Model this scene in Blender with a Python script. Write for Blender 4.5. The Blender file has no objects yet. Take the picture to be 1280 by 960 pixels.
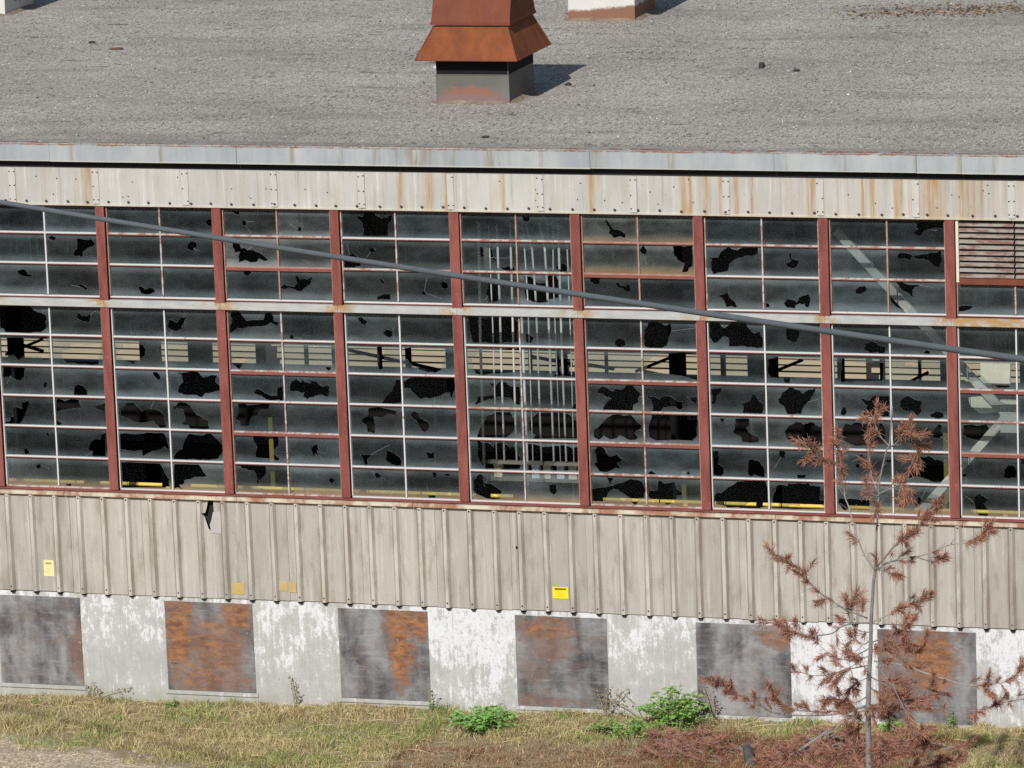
import bpy, bmesh, math, random
from mathutils import Vector, Matrix, Euler, noise as mnoise
from mathutils.geometry import delaunay_2d_cdt
random.seed(7)
scene = bpy.context.scene
col = scene.collection

# ------------------------------------------------------------------ camera, sky, sun, exposure
cam_data = bpy.data.cameras.new('camera')
cam_data.sensor_width = 36.0
cam_data.lens = 6600.067 / 1280.0 * 36.0
cam_data.clip_start = 0.5
cam_data.clip_end = 3000
camera = bpy.data.objects.new('camera', cam_data)
col.objects.link(camera)
camera.matrix_world = (Matrix.Translation((26.79039, -62.64288, 17.55266)) @
                       Matrix.Rotation(0.3049, 4, 'Z') @ Matrix.Rotation(1.36736, 4, 'X') @ Matrix.Rotation(-0.03722, 4, 'Z'))
scene.camera = camera

SUN_TRAVEL = Vector((0.012, 1.0, -0.70)).normalized()
elev = math.asin(-SUN_TRAVEL.z)
world = bpy.data.worlds.new('World')
scene.world = world
world.use_nodes = True
wn = world.node_tree
for n in list(wn.nodes):
    wn.nodes.remove(n)
sky = wn.nodes.new('ShaderNodeTexSky')
sky.sky_type = 'NISHITA'
sky.sun_disc = False
sky.sun_elevation = elev
sky.sun_rotation = math.radians(180) + math.atan2(0.012, 1.0)
sky.air_density = 1.0
sky.dust_density = 1.2
bg = wn.nodes.new('ShaderNodeBackground')
bg.inputs['Strength'].default_value = 0.07
wo = wn.nodes.new('ShaderNodeOutputWorld')
wn.links.new(sky.outputs[0], bg.inputs[0])
wn.links.new(bg.outputs[0], wo.inputs[0])

sun_data = bpy.data.lights.new('sun', 'SUN')
sun_data.energy = 4.1
sun_data.angle = math.radians(0.5)
sun_data.color = (1.0, 0.975, 0.94)
sun = bpy.data.objects.new('sun', sun_data)
sun.rotation_euler = SUN_TRAVEL.to_track_quat('-Z', 'Y').to_euler()
sun.location = (0, -40, 40)
col.objects.link(sun)

scene.view_settings.view_transform = 'Standard'
scene.view_settings.look = 'None'
scene.view_settings.exposure = 0.0
scene.view_settings.gamma = 1.0
scene.cycles.max_bounces = 8
scene.cycles.transparent_max_bounces = 24
scene.cycles.filter_width = 1.5
scene.cycles.use_denoising = False

# ------------------------------------------------------------------ node helpers
class NT:
    def __init__(self, name):
        self.m = bpy.data.materials.new(name)
        self.m.use_nodes = True
        self.t = self.m.node_tree
        self.b = self.t.nodes['Principled BSDF']
        self.out = self.t.nodes['Material Output']
    def node(self, kind, **kw):
        n = self.t.nodes.new(kind)
        for k, v in kw.items():
            setattr(n, k, v)
        return n
    def link(self, a, b):
        self.t.links.new(a, b)
    def put(self, v, sock):
        if isinstance(v, bpy.types.NodeSocket):
            self.link(v, sock)
        elif isinstance(v, tuple) and len(v) == 3 and sock.type == 'RGBA':
            sock.default_value = (*v, 1)
        else:
            sock.default_value = v
    def pos(self):
        return self.node('ShaderNodeNewGeometry').outputs['Position']
    def obj(self):
        return self.node('ShaderNodeTexCoord').outputs['Object']
    def rnd(self):
        return self.node('ShaderNodeObjectInfo').outputs['Random']
    def sep(self, v):
        s = self.node('ShaderNodeSeparateXYZ')
        self.link(v, s.inputs[0])
        return s.outputs
    def map(self, v, scale=(1, 1, 1), loc=(0, 0, 0), rot=(0, 0, 0)):
        n = self.node('ShaderNodeMapping')
        self.link(v, n.inputs[0])
        n.inputs['Scale'].default_value = scale
        n.inputs['Location'].default_value = loc
        n.inputs['Rotation'].default_value = rot
        return n.outputs[0]
    def noise(self, v, scale, detail=3, rough=0.55, dist=0.0):
        n = self.node('ShaderNodeTexNoise')
        self.link(v, n.inputs['Vector'])
        n.inputs['Scale'].default_value = scale
        n.inputs['Detail'].default_value = detail
        n.inputs['Roughness'].default_value = rough
        n.inputs['Distortion'].default_value = dist
        return n.outputs['Fac']
    def voro(self, v, scale, out='Color', feature='F1'):
        n = self.node('ShaderNodeTexVoronoi', feature=feature)
        self.link(v, n.inputs['Vector'])
        n.inputs['Scale'].default_value = scale
        return n.outputs[out]
    def math(self, op, a, b=0.0, c=None, clamp=False):
        n = self.node('ShaderNodeMath', operation=op, use_clamp=clamp)
        self.put(a, n.inputs[0])
        self.put(b, n.inputs[1])
        if c is not None:
            self.put(c, n.inputs[2])
        return n.outputs[0]
    def step(self, v, lo, hi, a=0.0, b=1.0):
        n = self.node('ShaderNodeMapRange', interpolation_type='SMOOTHSTEP')
        self.put(v, n.inputs['Value'])
        n.inputs['From Min'].default_value = lo
        n.inputs['From Max'].default_value = hi
        n.inputs['To Min'].default_value = a
        n.inputs['To Max'].default_value = b
        return n.outputs[0]
    def mix(self, f, a, b, blend='MIX'):
        n = self.node('ShaderNodeMix', data_type='RGBA', blend_type=blend)
        self.put(f, n.inputs[0])
        self.put(a, n.inputs[6])
        self.put(b, n.inputs[7])
        return n.outputs[2]
    def scale(self, c, f):
        v = self.node('ShaderNodeVectorMath', operation='SCALE')
        self.put(c, v.inputs[0]) if isinstance(c, bpy.types.NodeSocket) else setattr(v.inputs[0], 'default_value', c)
        self.put(f, v.inputs['Scale'])
        return v.outputs[0]
    def bump(self, h, strength=0.3, dist=0.02):
        n = self.node('ShaderNodeBump')
        n.inputs['Strength'].default_value = strength
        n.inputs['Distance'].default_value = dist
        self.link(h, n.inputs['Height'])
        self.link(n.outputs[0], self.b.inputs['Normal'])
    def done(self, c=None, rough=0.85, metal=0.0, spec=0.3):
        if c is not None:
            self.put(c, self.b.inputs['Base Color'])
        self.put(rough, self.b.inputs['Roughness'])
        self.put(metal, self.b.inputs['Metallic'])
        self.b.inputs['Specular IOR Level'].default_value = spec
        return self.m
    def pulse(self, x, c, w):
        return self.math('MAXIMUM', self.math('SUBTRACT', 1.0, self.math('DIVIDE', self.math('ABSOLUTE', self.math('SUBTRACT', x, c)), w)), 0.0)
    def total(self, items):
        r = items[0]
        for i in items[1:]:
            r = self.math('ADD', r, i)
        return r

def simple(name, c, rough=0.8, metal=0.0, var=0.25, scale=6.0, spec=0.3):
    m = NT(name)
    n = m.noise(m.pos(), scale, 4)
    f = m.math('ADD', m.math('MULTIPLY', n, 2 * var), 1.0 - var)
    return m.done(m.scale(c, f), rough, metal, spec)

M = {}
# roof gravel
m = NT('roof_gravel'); p = m.pos()
stone = m.sep(m.voro(m.map(p, (1.6, .5, 1)), 44))[0]
stone2 = m.sep(m.voro(m.map(p, (1.3, .45, 1)), 27))[1]
fine = m.noise(p, 70, 2, .6)
c = m.mix(m.step(stone, .0, 1.0), (.245, .225, .192), (.515, .48, .42))
c = m.mix(m.step(stone2, .95, 1.0, 0, .6), c, (.56, .53, .48))
c = m.mix(m.step(stone2, .06, .0, 0, .8), c, (.10, .09, .08))
big = m.noise(p, .45, 5, .6)
c = m.scale(c, m.math('ADD', m.math('MULTIPLY', big, .75), .63))
band = m.noise(m.map(p, (.6, 2.2, 1)), 1.3, 7, .72, .5)
crumb = m.noise(m.map(p, (1, .22, 1)), 15, 2, .6)
dk = m.math('MULTIPLY', m.step(band, .53, .66), m.step(crumb, .47, .57))
c = m.mix(m.math('MULTIPLY', dk, .85), c, (.085, .075, .068))
warm = m.noise(p, 1.1, 3)
c = m.mix(m.step(warm, .48, .75, 0, .4), c, (.38, .345, .285))
smear = m.noise(m.map(p, (.25, 1.1, 1), (3, 2, 0)), 1.2, 5, .6)
c = m.mix(m.step(smear, .50, .68, 0, .42), c, (.20, .19, .175))
xyz = m.sep(p)
rim = m.math('MULTIPLY', m.step(m.math('SUBTRACT', 1.6, xyz[1]), .3, 1.7), .25)
c = m.mix(rim, c, (.20, .185, .165))
m.bump(m.math('ADD', stone, m.math('MULTIPLY', fine, .6)), .35, .012)
M['gravel'] = m.done(c, .95, 0, .15)
# galvanised coping
m = NT('galvanised_coping'); p = m.pos(); xyz = m.sep(p)
n = m.noise(m.map(p, (1.6, 1, .5)), 1.2, 4, .6)
c = m.mix(m.step(n, .35, .7), (.33, .365, .39), (.47, .49, .49))
c = m.mix(m.step(m.noise(m.map(p, (9, 1, .6)), 1.5, 4, .7), .52, .75, 0, .5), c, (.50, .50, .47))
dr = m.total([m.pulse(xyz[0], a, w) for a, w in ((1.3, .05), (2.5, .08), (4.3, .05), (6.45, .05), (7.6, .06), (9.3, .07), (11.5, .06), (13.4, .05))] + [m.pulse(xyz[0], a, w) for a, w in ((4.95, .06), (5.43, .07), (5.72, .03), (8.32, .12), (7.0, .3), (12.42, .04), (12.95, .05), (10.75, .08), (6.0, .5))])
drn = m.math('MULTIPLY', dr, m.step(m.noise(m.map(p, (12, 1, 1.2)), 1.6, 3), .38, .62))
c = m.mix(m.math('MULTIPLY', drn, .75, clamp=True), c, (.27, .20, .12))
lip = m.step(m.math('ADD', xyz[2], m.math('MULTIPLY', m.noise(m.map(p, (5, 1, 1)), 2.0, 4, .7), .05)), 7.045, 7.060)
lip = m.math('MULTIPLY', lip, m.step(m.noise(m.map(p, (1.6, 1, 1), (3, 0, 0)), 2.0, 5, .75), .40, .56))
c = m.mix(m.math('MULTIPLY', lip, .9), c, (.30, .115, .055))
low = m.step(xyz[2], 6.835, 6.82)
c = m.mix(m.math('MULTIPLY', low, .6), c, (.60, .59, .50))
M['coping'] = m.done(c, .55, .25, .4)
# fascia panels
m = NT('fascia_sheet'); p = m.pos(); xyz = m.sep(p)
c = m.mix(m.noise(m.map(p, (1.2, 1, .8)), 2, 5, .6), (.35, .34, .31), (.56, .545, .51))
c = m.scale(c, m.math('ADD', m.math('MULTIPLY', m.rnd(), .14), .92))
st = m.noise(m.map(p, (7, 1, .30)), 2.1, 5, .65)
c = m.mix(m.step(st, .52, .72, 0, .55), c, (.72, .70, .66))
c = m.mix(m.step(st, .47, .30, 0, .65), c, (.30, .275, .24))
rust = m.total([m.pulse(xyz[0], a, w) for a, w in ((1.45, .10), (6.08, .10), (6.31, .06), (6.385, .05), (7.06, .05), (8.22, .07), (9.42, .06), (9.50, .05), (9.72, .07), (9.9, .05), (10.10, .06), (11.02, .04), (11.08, .05), (11.2, .04), (11.72, .06), (11.84, .05), (12.14, .055), (12.2, .03), (12.96, .05), (13.03, .035), (13.1, .04), (13.2, .05), (10.3, .03), (12.6, .2), (5.7, .06))])
rn = m.math('MULTIPLY', rust, m.step(m.noise(m.map(p, (14, 1, .9)), 1.7, 4, .7), .30, .62))
ych = m.math('MULTIPLY', m.step(m.noise(m.map(p, (3.5, 1, .5), (6, 0, 2)), 1.6, 6, .7), .52, .70), .5)
c = m.mix(ych, c, (.42, .37, .27))
c = m.mix(m.math('MULTIPLY', rn, .95, clamp=True), c, (.36, .20, .065))
east = m.math('MULTIPLY', m.step(xyz[0], 8.0, 12.5), m.step(m.noise(m.map(p, (11, 1, .35)), 1.4, 5, .7), .48, .66))
c = m.mix(m.math('MULTIPLY', east, .55), c, (.46, .33, .18))
low = m.step(m.math('ADD', xyz[2], m.math('MULTIPLY', m.noise(p, 5, 3), .03)), 6.275, 6.245)
c = m.mix(m.math('MULTIPLY', low, .55), c, (.60, .56, .42))
spot = m.step(m.noise(p, 22, 2), .70, .76)
c = m.mix(m.math('MULTIPLY', spot, .6), c, (.24, .22, .19))
M['fascia'] = m.done(c, .8, 0, .25)
m = NT('cover_strip'); p = m.pos()
c = m.mix(m.noise(m.map(p, (2, 1, 1)), 3, 5, .65), (.40, .385, .355), (.585, .572, .545))
c = m.mix(m.step(m.noise(m.map(p, (12, 1, .8)), 1.7, 4, .7), .56, .74, 0, .6), c, (.36, .29, .19))
M['cover'] = m.done(c, .8, 0, .25)
# red primer mullions
m = NT('red_primer'); p = m.pos()
n = m.noise(m.map(p, (3, 3, .6)), 3.0, 5, .65)
c = m.mix(m.step(n, .3, .7), (.165, .048, .040), (.265, .088, .072))
c = m.mix(m.step(m.noise(p, 26, 3, .7), .62, .78, 0, .55), c, (.45, .29, .25))
M['red'] = m.done(c, .75, 0, .25)
# sash bars: white paint, worn to different degrees
def sash(name, lo, hi, base=(.60, .585, .57)):
    m = NT(name); p = m.pos()
    w = m.noise(m.map(p, (3, 1, 3)), 2.4, 5, .7)
    c = m.mix(m.step(w, lo, hi), base, (.33, .175, .13))
    c = m.mix(m.step(m.noise(p, 30, 3, .7), .60, .76, 0, .5), c, (.42, .33, .27))
    return m.done(c, .6, 0, .3)
M['sash'] = sash('sash_white', .60, .72)
M['sash_worn'] = sash('sash_worn', .44, .58, (.50, .45, .42))
M['sash_rust'] = sash('sash_rusty', .30, .60, (.40, .285, .225))
M['under'] = simple('sash_underside_red', (.23, .075, .06), .8, 0, .35, 8)
# transom band
m = NT('transom_galvanised'); p = m.pos(); xyz = m.sep(p)
c = m.mix(m.noise(m.map(p, (2, 1, 5)), 2.4, 5, .6), (.28, .31, .32), (.60, .59, .55))
near = m.math('PINGPONG', xyz[0], .8)
rz = m.math('MULTIPLY', m.step(near, .34, .03), m.step(m.noise(m.map(p, (2.5, 1, 3)), 1.9, 5, .7), .42, .58))
c = m.mix(m.math('MULTIPLY', rz, .85), c, (.40, .22, .07))
east = m.step(xyz[0], 12.75, 12.95)
c = m.mix(m.math('MULTIPLY', east, m.step(m.noise(m.map(p, (2, 1, 6)), 3, 4, .6), .3, .6)), c, (.42, .26, .11))
M['transom'] = m.done(c, .55, .1, .35)
m = NT('sill_flashing'); p = m.pos()
c = m.mix(m.step(m.noise(m.map(p, (1.4, 1, 1)), 1.7, 5, .65), .42, .60), (.55, .49, .38), (.30, .145, .09))
M['flash'] = m.done(c, .7)
# ribbed siding
m = NT('ribbed_siding'); p = m.pos(); xyz = m.sep(p)
c = m.mix(m.noise(m.map(p, (1, 1, .6)), 2.2, 5, .6), (.34, .318, .28), (.49, .462, .415))
c = m.scale(c, m.math('ADD', m.math('MULTIPLY', m.rnd(), .18), .90))
st = m.noise(m.map(p, (9, 4, .28)), 2.0, 6, .65)
c = m.mix(m.step(st, .52, .66, 0, .5), c, (.56, .54, .50))
c = m.mix(m.step(st, .45, .30, 0, .45), c, (.27, .245, .205))
st2 = m.noise(m.map(p, (20, 8, .6), (3, 0, 1)), 1.8, 3, .6)
c = m.mix(m.step(st2, .66, .74, 0, .7), c, (.62, .60, .555))
c = m.mix(m.step(m.noise(m.map(p, (5, 4, .35), (9, 0, 0)), 1.6, 4, .6), .62, .78, 0, .5), c, (.33, .235, .15))
rd = m.math('ABSOLUTE', m.math('SUBTRACT', m.math('FRACT', m.math('ADD', m.math('DIVIDE', m.math('SUBTRACT', xyz[0], .077), .3355), .5)), .5))
rg = m.math('MULTIPLY', m.step(rd, .30, .12), m.step(m.noise(m.map(p, (3.5, 2, .5), (1, 0, 8)), 1.5, 5, .68), .44, .60))
c = m.mix(m.math('MULTIPLY', rg, .6), c, (.25, .205, .155))
rl = m.math('MULTIPLY', m.step(rd, .08, .06), m.step(m.noise(m.map(p, (3, 2, .4), (4, 0, 1)), 1.5, 4, .6), .40, .56))
c = m.mix(m.math('MULTIPLY', rl, .6), c, (.60, .57, .50))
sm = m.noise(m.map(p, (3.2, 2, .9), (7, 0, 3)), 1.8, 6, .68)
c = m.mix(m.step(sm, .50, .32, 0, .6), c, (.26, .23, .185))
c = m.mix(m.step(sm, .60, .74, 0, .5), c, (.57, .555, .535))
m.bump(m.noise(p, 40, 3), .15, .01)
M['siding'] = m.done(c, .9, 0, .2)
M['tornsheet'] = simple('torn_siding_flap', (.43, .415, .39), .8, 0, .1, 5)
# foundation: bare concrete under peeling white paint
m = NT('painted_concrete'); p = m.pos(); xyz = m.sep(p)
c = m.mix(m.noise(p, 3.0, 6, .6), (.34, .338, .32), (.48, .475, .455))
board = m.noise(m.map(p, (6.5, 1, .22)), 1.3, 3, .5)
c = m.mix(m.step(board, .56, .70, 0, .45), c, (.34, .335, .315))
reg = m.total([m.math('MULTIPLY', m.pulse(xyz[0], a, w), s) for a, w, s in ((6.42, 1.0, .085), (8.6, .55, .01), (11.15, 1.0, .13), (13.75, 1.1, .06), (1.5, .7, .0), (3.9, .8, .015))])
hi = m.step(xyz[2], -.20, .85, -.045, .035)
pn = m.math('ADD', m.math('MULTIPLY', m.noise(m.map(p, (1.3, 1, .9)), 2.6, 9, .78), .70), m.math('MULTIPLY', m.noise(m.map(p, (9, 1, .9), (5, 0, 0)), 1.9, 5, .7), .30))
tot = m.math('ADD', m.math('ADD', pn, reg), hi)
tot = m.math('ADD', tot, m.math('MULTIPLY', m.math('SUBTRACT', m.noise(m.map(p, (1.4, 1, .8)), 9, 7, .8), .5), .30))
mask = m.step(tot, .535, .555)
flake = m.step(m.noise(m.map(p, (1.2, 1, .8)), 15, 6, .8), .545, .60)
mask = m.math('MULTIPLY', mask, m.math('SUBTRACT', 1.0, m.math('MULTIPLY', flake, m.step(tot, .80, .56))))
wash = m.step(tot, .42, .56, 0, .38)
c = m.mix(wash, c, (.60, .60, .59))
paint = m.mix(m.noise(m.map(p, (5, 1, .5)), 2.2, 5, .65), (.60, .60, .61), (.76, .76, .775))
c = m.mix(mask, c, paint)
soot = m.noise(m.map(p, (2.2, 1, .7), (11, 0, 2)), 1.7, 6, .72)
c = m.mix(m.step(soot, .50, .70, 0, .45), c, (.37, .36, .325))
grime = m.step(m.math('ADD', xyz[2], m.math('MULTIPLY', m.noise(m.map(p, (3, 1, 1)), 2, 5, .7), .5)), .12, -.12, 0, .55)
c = m.mix(grime, c, (.34, .33, .27))
c = m.mix(m.step(m.noise(m.map(p, (2.2, 1, 2.2), (4, 0, 2)), 4.2, 4, .75), .665, .70, 0, .7), c, (.15, .15, .14))
sp = m.math('MULTIPLY', m.step(m.noise(m.map(p, (1, 1, .55)), 26, 4, .7), .60, .68), m.step(m.noise(m.map(p, (1, 1, 1), (2, 0, 5)), 2.4, 4, .6), .42, .62))
c = m.mix(m.math('MULTIPLY', sp, .75), c, (.24, .24, .245))
vs = m.noise(m.map(p, (8, 1, .25), (1, 0, 4)), 1.7, 5, .65)
c = m.mix(m.step(vs, .56, .68, 0, .6), c, (.37, .37, .365))
vl = m.math('MULTIPLY', m.step(m.noise(m.map(p, (16, 1, .12), (1, 0, 4)), 1.7, 3, .6), .64, .70), m.step(m.noise(m.map(p, (1, 1, 2.5), (1, 0, 4)), 2, 4, .6), .45, .55))
c = m.mix(m.math('MULTIPLY', vl, .65), c, (.22, .22, .22))
wl = m.math('MULTIPLY', m.step(m.noise(m.map(p, (13, 1, .3), (8, 0, 4)), 1.9, 4, .65), .60, .66), m.step(m.noise(m.map(p, (2, 1, 2.2), (3, 0, 1)), 2, 5, .7), .48, .58))
c = m.mix(m.math('MULTIPLY', wl, .8), c, (.72, .72, .735))
m.bump(m.math('ADD', mask, m.noise(p, 30, 4)), .3, .008)
M['foundation'] = m.done(c, .88, 0, .2)
# weathered plywood
def plywood(x0, z0, w, h, blobs, seed, dark=1.0):
    m = NT('weathered_plywood'); p = m.pos(); xyz = m.sep(p)
    u = m.math('DIVIDE', m.math('SUBTRACT', xyz[0], x0), w)
    v = m.math('DIVIDE', m.math('SUBTRACT', z0 + h, xyz[2]), h)
    off = (seed * 3.7, 0, seed * 1.9)
    grain = m.noise(m.map(p, (1.5, 1, 11), off), 1.8, 7, .78)
    cloud = m.noise(m.map(p, (1.5, 1, 1.1), off), 1.7, 6, .62, .4)
    band = m.noise(m.map(p, (3.0, 1, .5), off), 1.5, 3, .5)
    tone = m.math('ADD', m.math('MULTIPLY', cloud, .65), m.math('MULTIPLY', band, .35))
    c = m.mix(m.step(tone, .36, .62), (.07 * dark, .067 * dark, .069 * dark), (.29 * dark, .285 * dark, .285 * dark))
    c = m.mix(m.step(grain, .50, .70, 0, .55), c, (.34, .33, .34))
    c = m.mix(m.step(grain, .46, .30, 0, .65), c, (.06, .052, .055))
    bt = m.noise(m.map(p, (1.4, 1, 2.2), (seed, 0, 3)), 1.9, 6, .7)
    c = m.mix(m.step(bt, .46, .66, 0, .5), c, (.17, .125, .10))
    ww = m.math('SUBTRACT', m.noise(m.map(p, (2.2, 1, 4.2), off), 2.0, 7, .75), .5)
    uw = m.math('ADD', u, m.math('MULTIPLY', ww, .6))
    vw = m.math('ADD', v, m.math('MULTIPLY', m.math('SUBTRACT', m.noise(m.map(p, (3, 1, 3), off), 1.6, 4, .6), .5), .35))
    parts = []
    for bx, by, rx, ry, s in blobs:
        dx = m.math('POWER', m.math('ABSOLUTE', m.math('DIVIDE', m.math('SUBTRACT', uw, bx), rx)), 2.0)
        dy = m.math('POWER', m.math('ABSOLUTE', m.math('DIVIDE', m.math('SUBTRACT', vw, by), ry)), 2.0)
        parts.append(m.math('MULTIPLY', m.step(m.math('ADD', dx, dy), 1.8, .1), s))
    if parts:
        k = parts[0]
        for q in parts[1:]:
            k = m.math('MAXIMUM', k, q)
        mott = m.noise(m.map(p, (2.6, 1, 5), off), 2.3, 7, .72)
        c = m.mix(m.math('MULTIPLY', m.step(k, .08, .5), .6), c, (.19, .115, .09))
        og = m.mix(m.step(m.noise(m.map(p, (2, 1, 4.5), off), 2.4, 6, .72), .36, .68), (.15, .070, .042), (.42, .185, .066))
        f = m.step(m.math('ADD', k, m.math('MULTIPLY', m.math('SUBTRACT', mott, .5), 1.9)), .38, 1.05)
        c = m.mix(m.math('MULTIPLY', f, .9), c, og)
        c = m.mix(m.math('MULTIPLY', m.step(grain, .45, .33, 0, .55), k), c, (.075, .045, .035))
    chip = m.step(m.noise(m.map(p, (4, 1, 8), off), 3.2, 7, .8), .60, .66)
    c = m.mix(m.math('MULTIPLY', chip, .6), c, (.52, .51, .53))
    knot = m.step(m.noise(m.map(p, (3, 1, 3.6), off), 4.5, 3, .6), .70, .76)
    c = m.mix(m.math('MULTIPLY', knot, .7), c, (.05, .045, .05))
    m.bump(grain, .35, .006)
    return m.done(c, .85, 0, .25)
# glass: film of dust over clear glass
def glass(name, film, tint, brown=0.0):
    m = NT(name)
    oc = m.obj(); xyz = m.sep(oc); p = m.pos()
    ez = m.math('ABSOLUTE', xyz[2]); ex = m.math('ABSOLUTE', xyz[0])
    edge = m.step(m.math('ADD', ez, m.math('MULTIPLY', m.noise(m.map(p, (1, 1, 3)), 3, 4, .6), .09)), .11, .245)
    side = m.step(ex, .31, .40, 0, .5)
    cloud = m.noise(m.map(p, (1, 1, 1.6)), 2.0, 5, .6)
    streak = m.noise(m.map(p, (9, 1, .6)), 1.6, 3, .6)
    f = m.math('ADD', m.math('MULTIPLY', m.step(cloud, .3, .75), film * .85), film * .28)
    f = m.math('ADD', f, m.math('MULTIPLY', m.math('MAXIMUM', edge, side), film * 1.9))
    f = m.math('ADD', f, m.math('MULTIPLY', m.step(streak, .60, .75), film * .7))
    rr = m.rnd()
    f = m.math('MULTIPLY', f, m.math('ADD', m.math('MULTIPLY', m.math('POWER', rr, 1.6), 1.3), .5))
    corner = m.math('MULTIPLY', m.step(ex, .18, .36), m.step(ez, .08, .19))
    f = m.math('ADD', f, m.math('MULTIPLY', m.math('MULTIPLY', corner, m.noise(m.map(p, (4, 1, 4)), 2.4, 5, .7)), film * 1.6))
    r2 = m.math('FRACT', m.math('MULTIPLY', rr, 7.31))
    tint = m.mix(r2, tint, tuple(q * w for q, w in zip(tint, (1.10, 1.03, .95))))
    dust = m.node('ShaderNodeBsdfDiffuse')
    if brown:
        k = m.step(xyz[2], -.02, -.19)
        f = m.math('ADD', f, m.math('MULTIPLY', k, brown))
        m.put(m.mix(k, tint, (.36, .25, .15)), dust.inputs['Color'])
    else:
        m.put(tint, dust.inputs['Color'])
    clear = m.node('ShaderNodeBsdfTransparent')
    clear.inputs['Color'].default_value = (.86, .90, .90, 1)
    gl = m.node('ShaderNodeBsdfGlossy')
    gl.inputs['Roughness'].default_value = .06
    gl.inputs['Color'].default_value = (.8, .9, 1, 1)
    mx = m.node('ShaderNodeMixShader')
    m.link(f, mx.inputs[0]); m.link(clear.outputs[0], mx.inputs[1]); m.link(dust.outputs[0], mx.inputs[2])
    fr = m.node('ShaderNodeFresnel'); fr.inputs['IOR'].default_value = 1.45
    mx2 = m.node('ShaderNodeMixShader')
    m.link(m.math('MULTIPLY', fr.outputs[0], .8), mx2.inputs[0])
    m.link(mx.outputs[0], mx2.inputs[1]); m.link(gl.outputs[0], mx2.inputs[2])
    m.link(mx2.outputs[0], m.out.inputs['Surface'])
    m.t.nodes.remove(m.b)
    return m.m
M['glass'] = glass('dusty_glass', .072, (.26, .318, .35))
M['glass_hazy'] = glass('hazy_glass', .12, (.33, .37, .38))
M['glass_brown'] = glass('rust_washed_glass', .085, (.29, .34, .36), .26)
M['glass_tan'] = glass('tan_edged_glass', .10, (.31, .36, .36), .16)
M['broken_edge'] = simple('broken_glass_edge', (.30, .34, .34), .3, 0, .2, 20, .5)
M['dark'] = simple('recess_shade_dark', (.03, .03, .03), .95, 0, .3, 2, .1)  # near-black colour standing in for shade in gaps and recesses
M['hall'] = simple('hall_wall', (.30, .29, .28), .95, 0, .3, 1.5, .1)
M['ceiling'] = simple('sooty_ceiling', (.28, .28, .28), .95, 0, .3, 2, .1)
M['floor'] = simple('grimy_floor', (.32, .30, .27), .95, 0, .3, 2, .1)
M['black'] = simple('steel_and_shade_black', (.012, .012, .013), .8, 0, .3, 4, .1)  # dark steel; also paints the shade below vent hoods and siding ribs
M['steelgrey'] = simple('grey_steel', (.36, .35, .33), .7, 0, .25, 5)
M['brace'] = simple('chalky_brace', (.42, .40, .36), .8, 0, .22, 7)
M['yellow'] = simple('yellow_rail', (.80, .58, .12), .6, 0, .15, 9)
M['pipe'] = simple('white_pipe', (.58, .57, .55), .6, 0, .18, 12)
M['cream'] = simple('cream_sheet', (.66, .62, .50), .8, 0, .15, 5)
M['beam'] = simple('rack_beam', (.13, .125, .105), .8, 0, .25, 6)
M['shaded_yellow_post'] = simple('shaded_yellow_post', (.13, .11, .03), .8, 0, .2, 5)  # rail yellow darkened in the colour, as if the posts stood in shade
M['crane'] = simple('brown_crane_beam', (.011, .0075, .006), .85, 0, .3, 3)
m = NT('beige_planks'); p = m.pos()
c = m.mix(m.noise(m.map(p, (.5, 1, 6)), 2, 5, .6), (.29, .245, .17), (.46, .40, .29))
c = m.scale(c, m.math('ADD', m.math('MULTIPLY', m.rnd(), .3), .8))
M['plank'] = m.done(c, .85)
# louver
m = NT('louver_paint'); p = m.pos()
c = m.mix(m.step(m.noise(m.map(p, (1.6, 1, 6)), 2.2, 5, .65), .44, .60), (.31, .28, .245), (.20, .115, .09))
M['louver'] = m.done(c, .7)
# rusted sheet steel
def rusty(name, a, b, cst):
    m = NT(name); p = m.pos()
    n = m.noise(m.map(p, (2.5, 2.5, 1)), 2.2, 6, .65)
    c = m.mix(m.step(n, .3, .7), a, b)
    c = m.mix(m.step(m.noise(m.map(p, (5, 5, .8), (2, 1, 0)), 1.8, 5, .7), .52, .72, 0, .7), c, cst)
    m.bump(m.noise(p, 30, 4), .2, .01)
    return m.done(c, .8, 0, .25)
M['rust_orange'] = rusty('rust_orange', (.165, .049, .019), (.245, .074, .024), (.14, .055, .036))
M['rust_brown'] = rusty('rust_brown', (.15, .045, .028), (.205, .062, .03), (.12, .062, .055))
m = NT('galvanised_base'); p = m.pos(); xyz = m.sep(p)
n = m.noise(m.map(p, (2.2, 2.2, 5)), 1.7, 5, .65)
c = m.mix(m.noise(p, 3, 4), (.095, .097, .082), (.185, .182, .165))
arch = m.math('MULTIPLY', m.math('POWER', m.math('ABSOLUTE', m.math('SUBTRACT', xyz[0], 5.48)), 2.0), .65)
k = m.step(m.math('ADD', m.math('ADD', xyz[2], arch), m.math('MULTIPLY', m.math('SUBTRACT', n, .5), .55)), 7.29, 7.17)
c = m.mix(m.math('MULTIPLY', k, .9), c, (.25, .12, .085))
low = m.step(m.math('ADD', xyz[2], m.math('MULTIPLY', m.math('SUBTRACT', n, .5), .12)), 7.13, 7.06)
c = m.mix(m.math('MULTIPLY', low, .75), c, (.20, .145, .15))
M['vent_base'] = m.done(c, .75, 0, .2)
m = NT('peeling_white_vent'); p = m.pos(); xyz = m.sep(p)
n = m.noise(p, 4.0, 6, .7)
c = m.mix(m.noise(p, 3, 3), (.50, .49, .46), (.66, .65, .61))
c = m.mix(m.step(n, .60, .64), c, (.16, .12, .10))
k = m.step(m.math('ADD', m.math('ADD', xyz[2], m.math('MULTIPLY', n, .16)), m.math('MULTIPLY', m.math('SUBTRACT', 4.9, xyz[0]), .09)), 7.27, 7.22)
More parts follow.
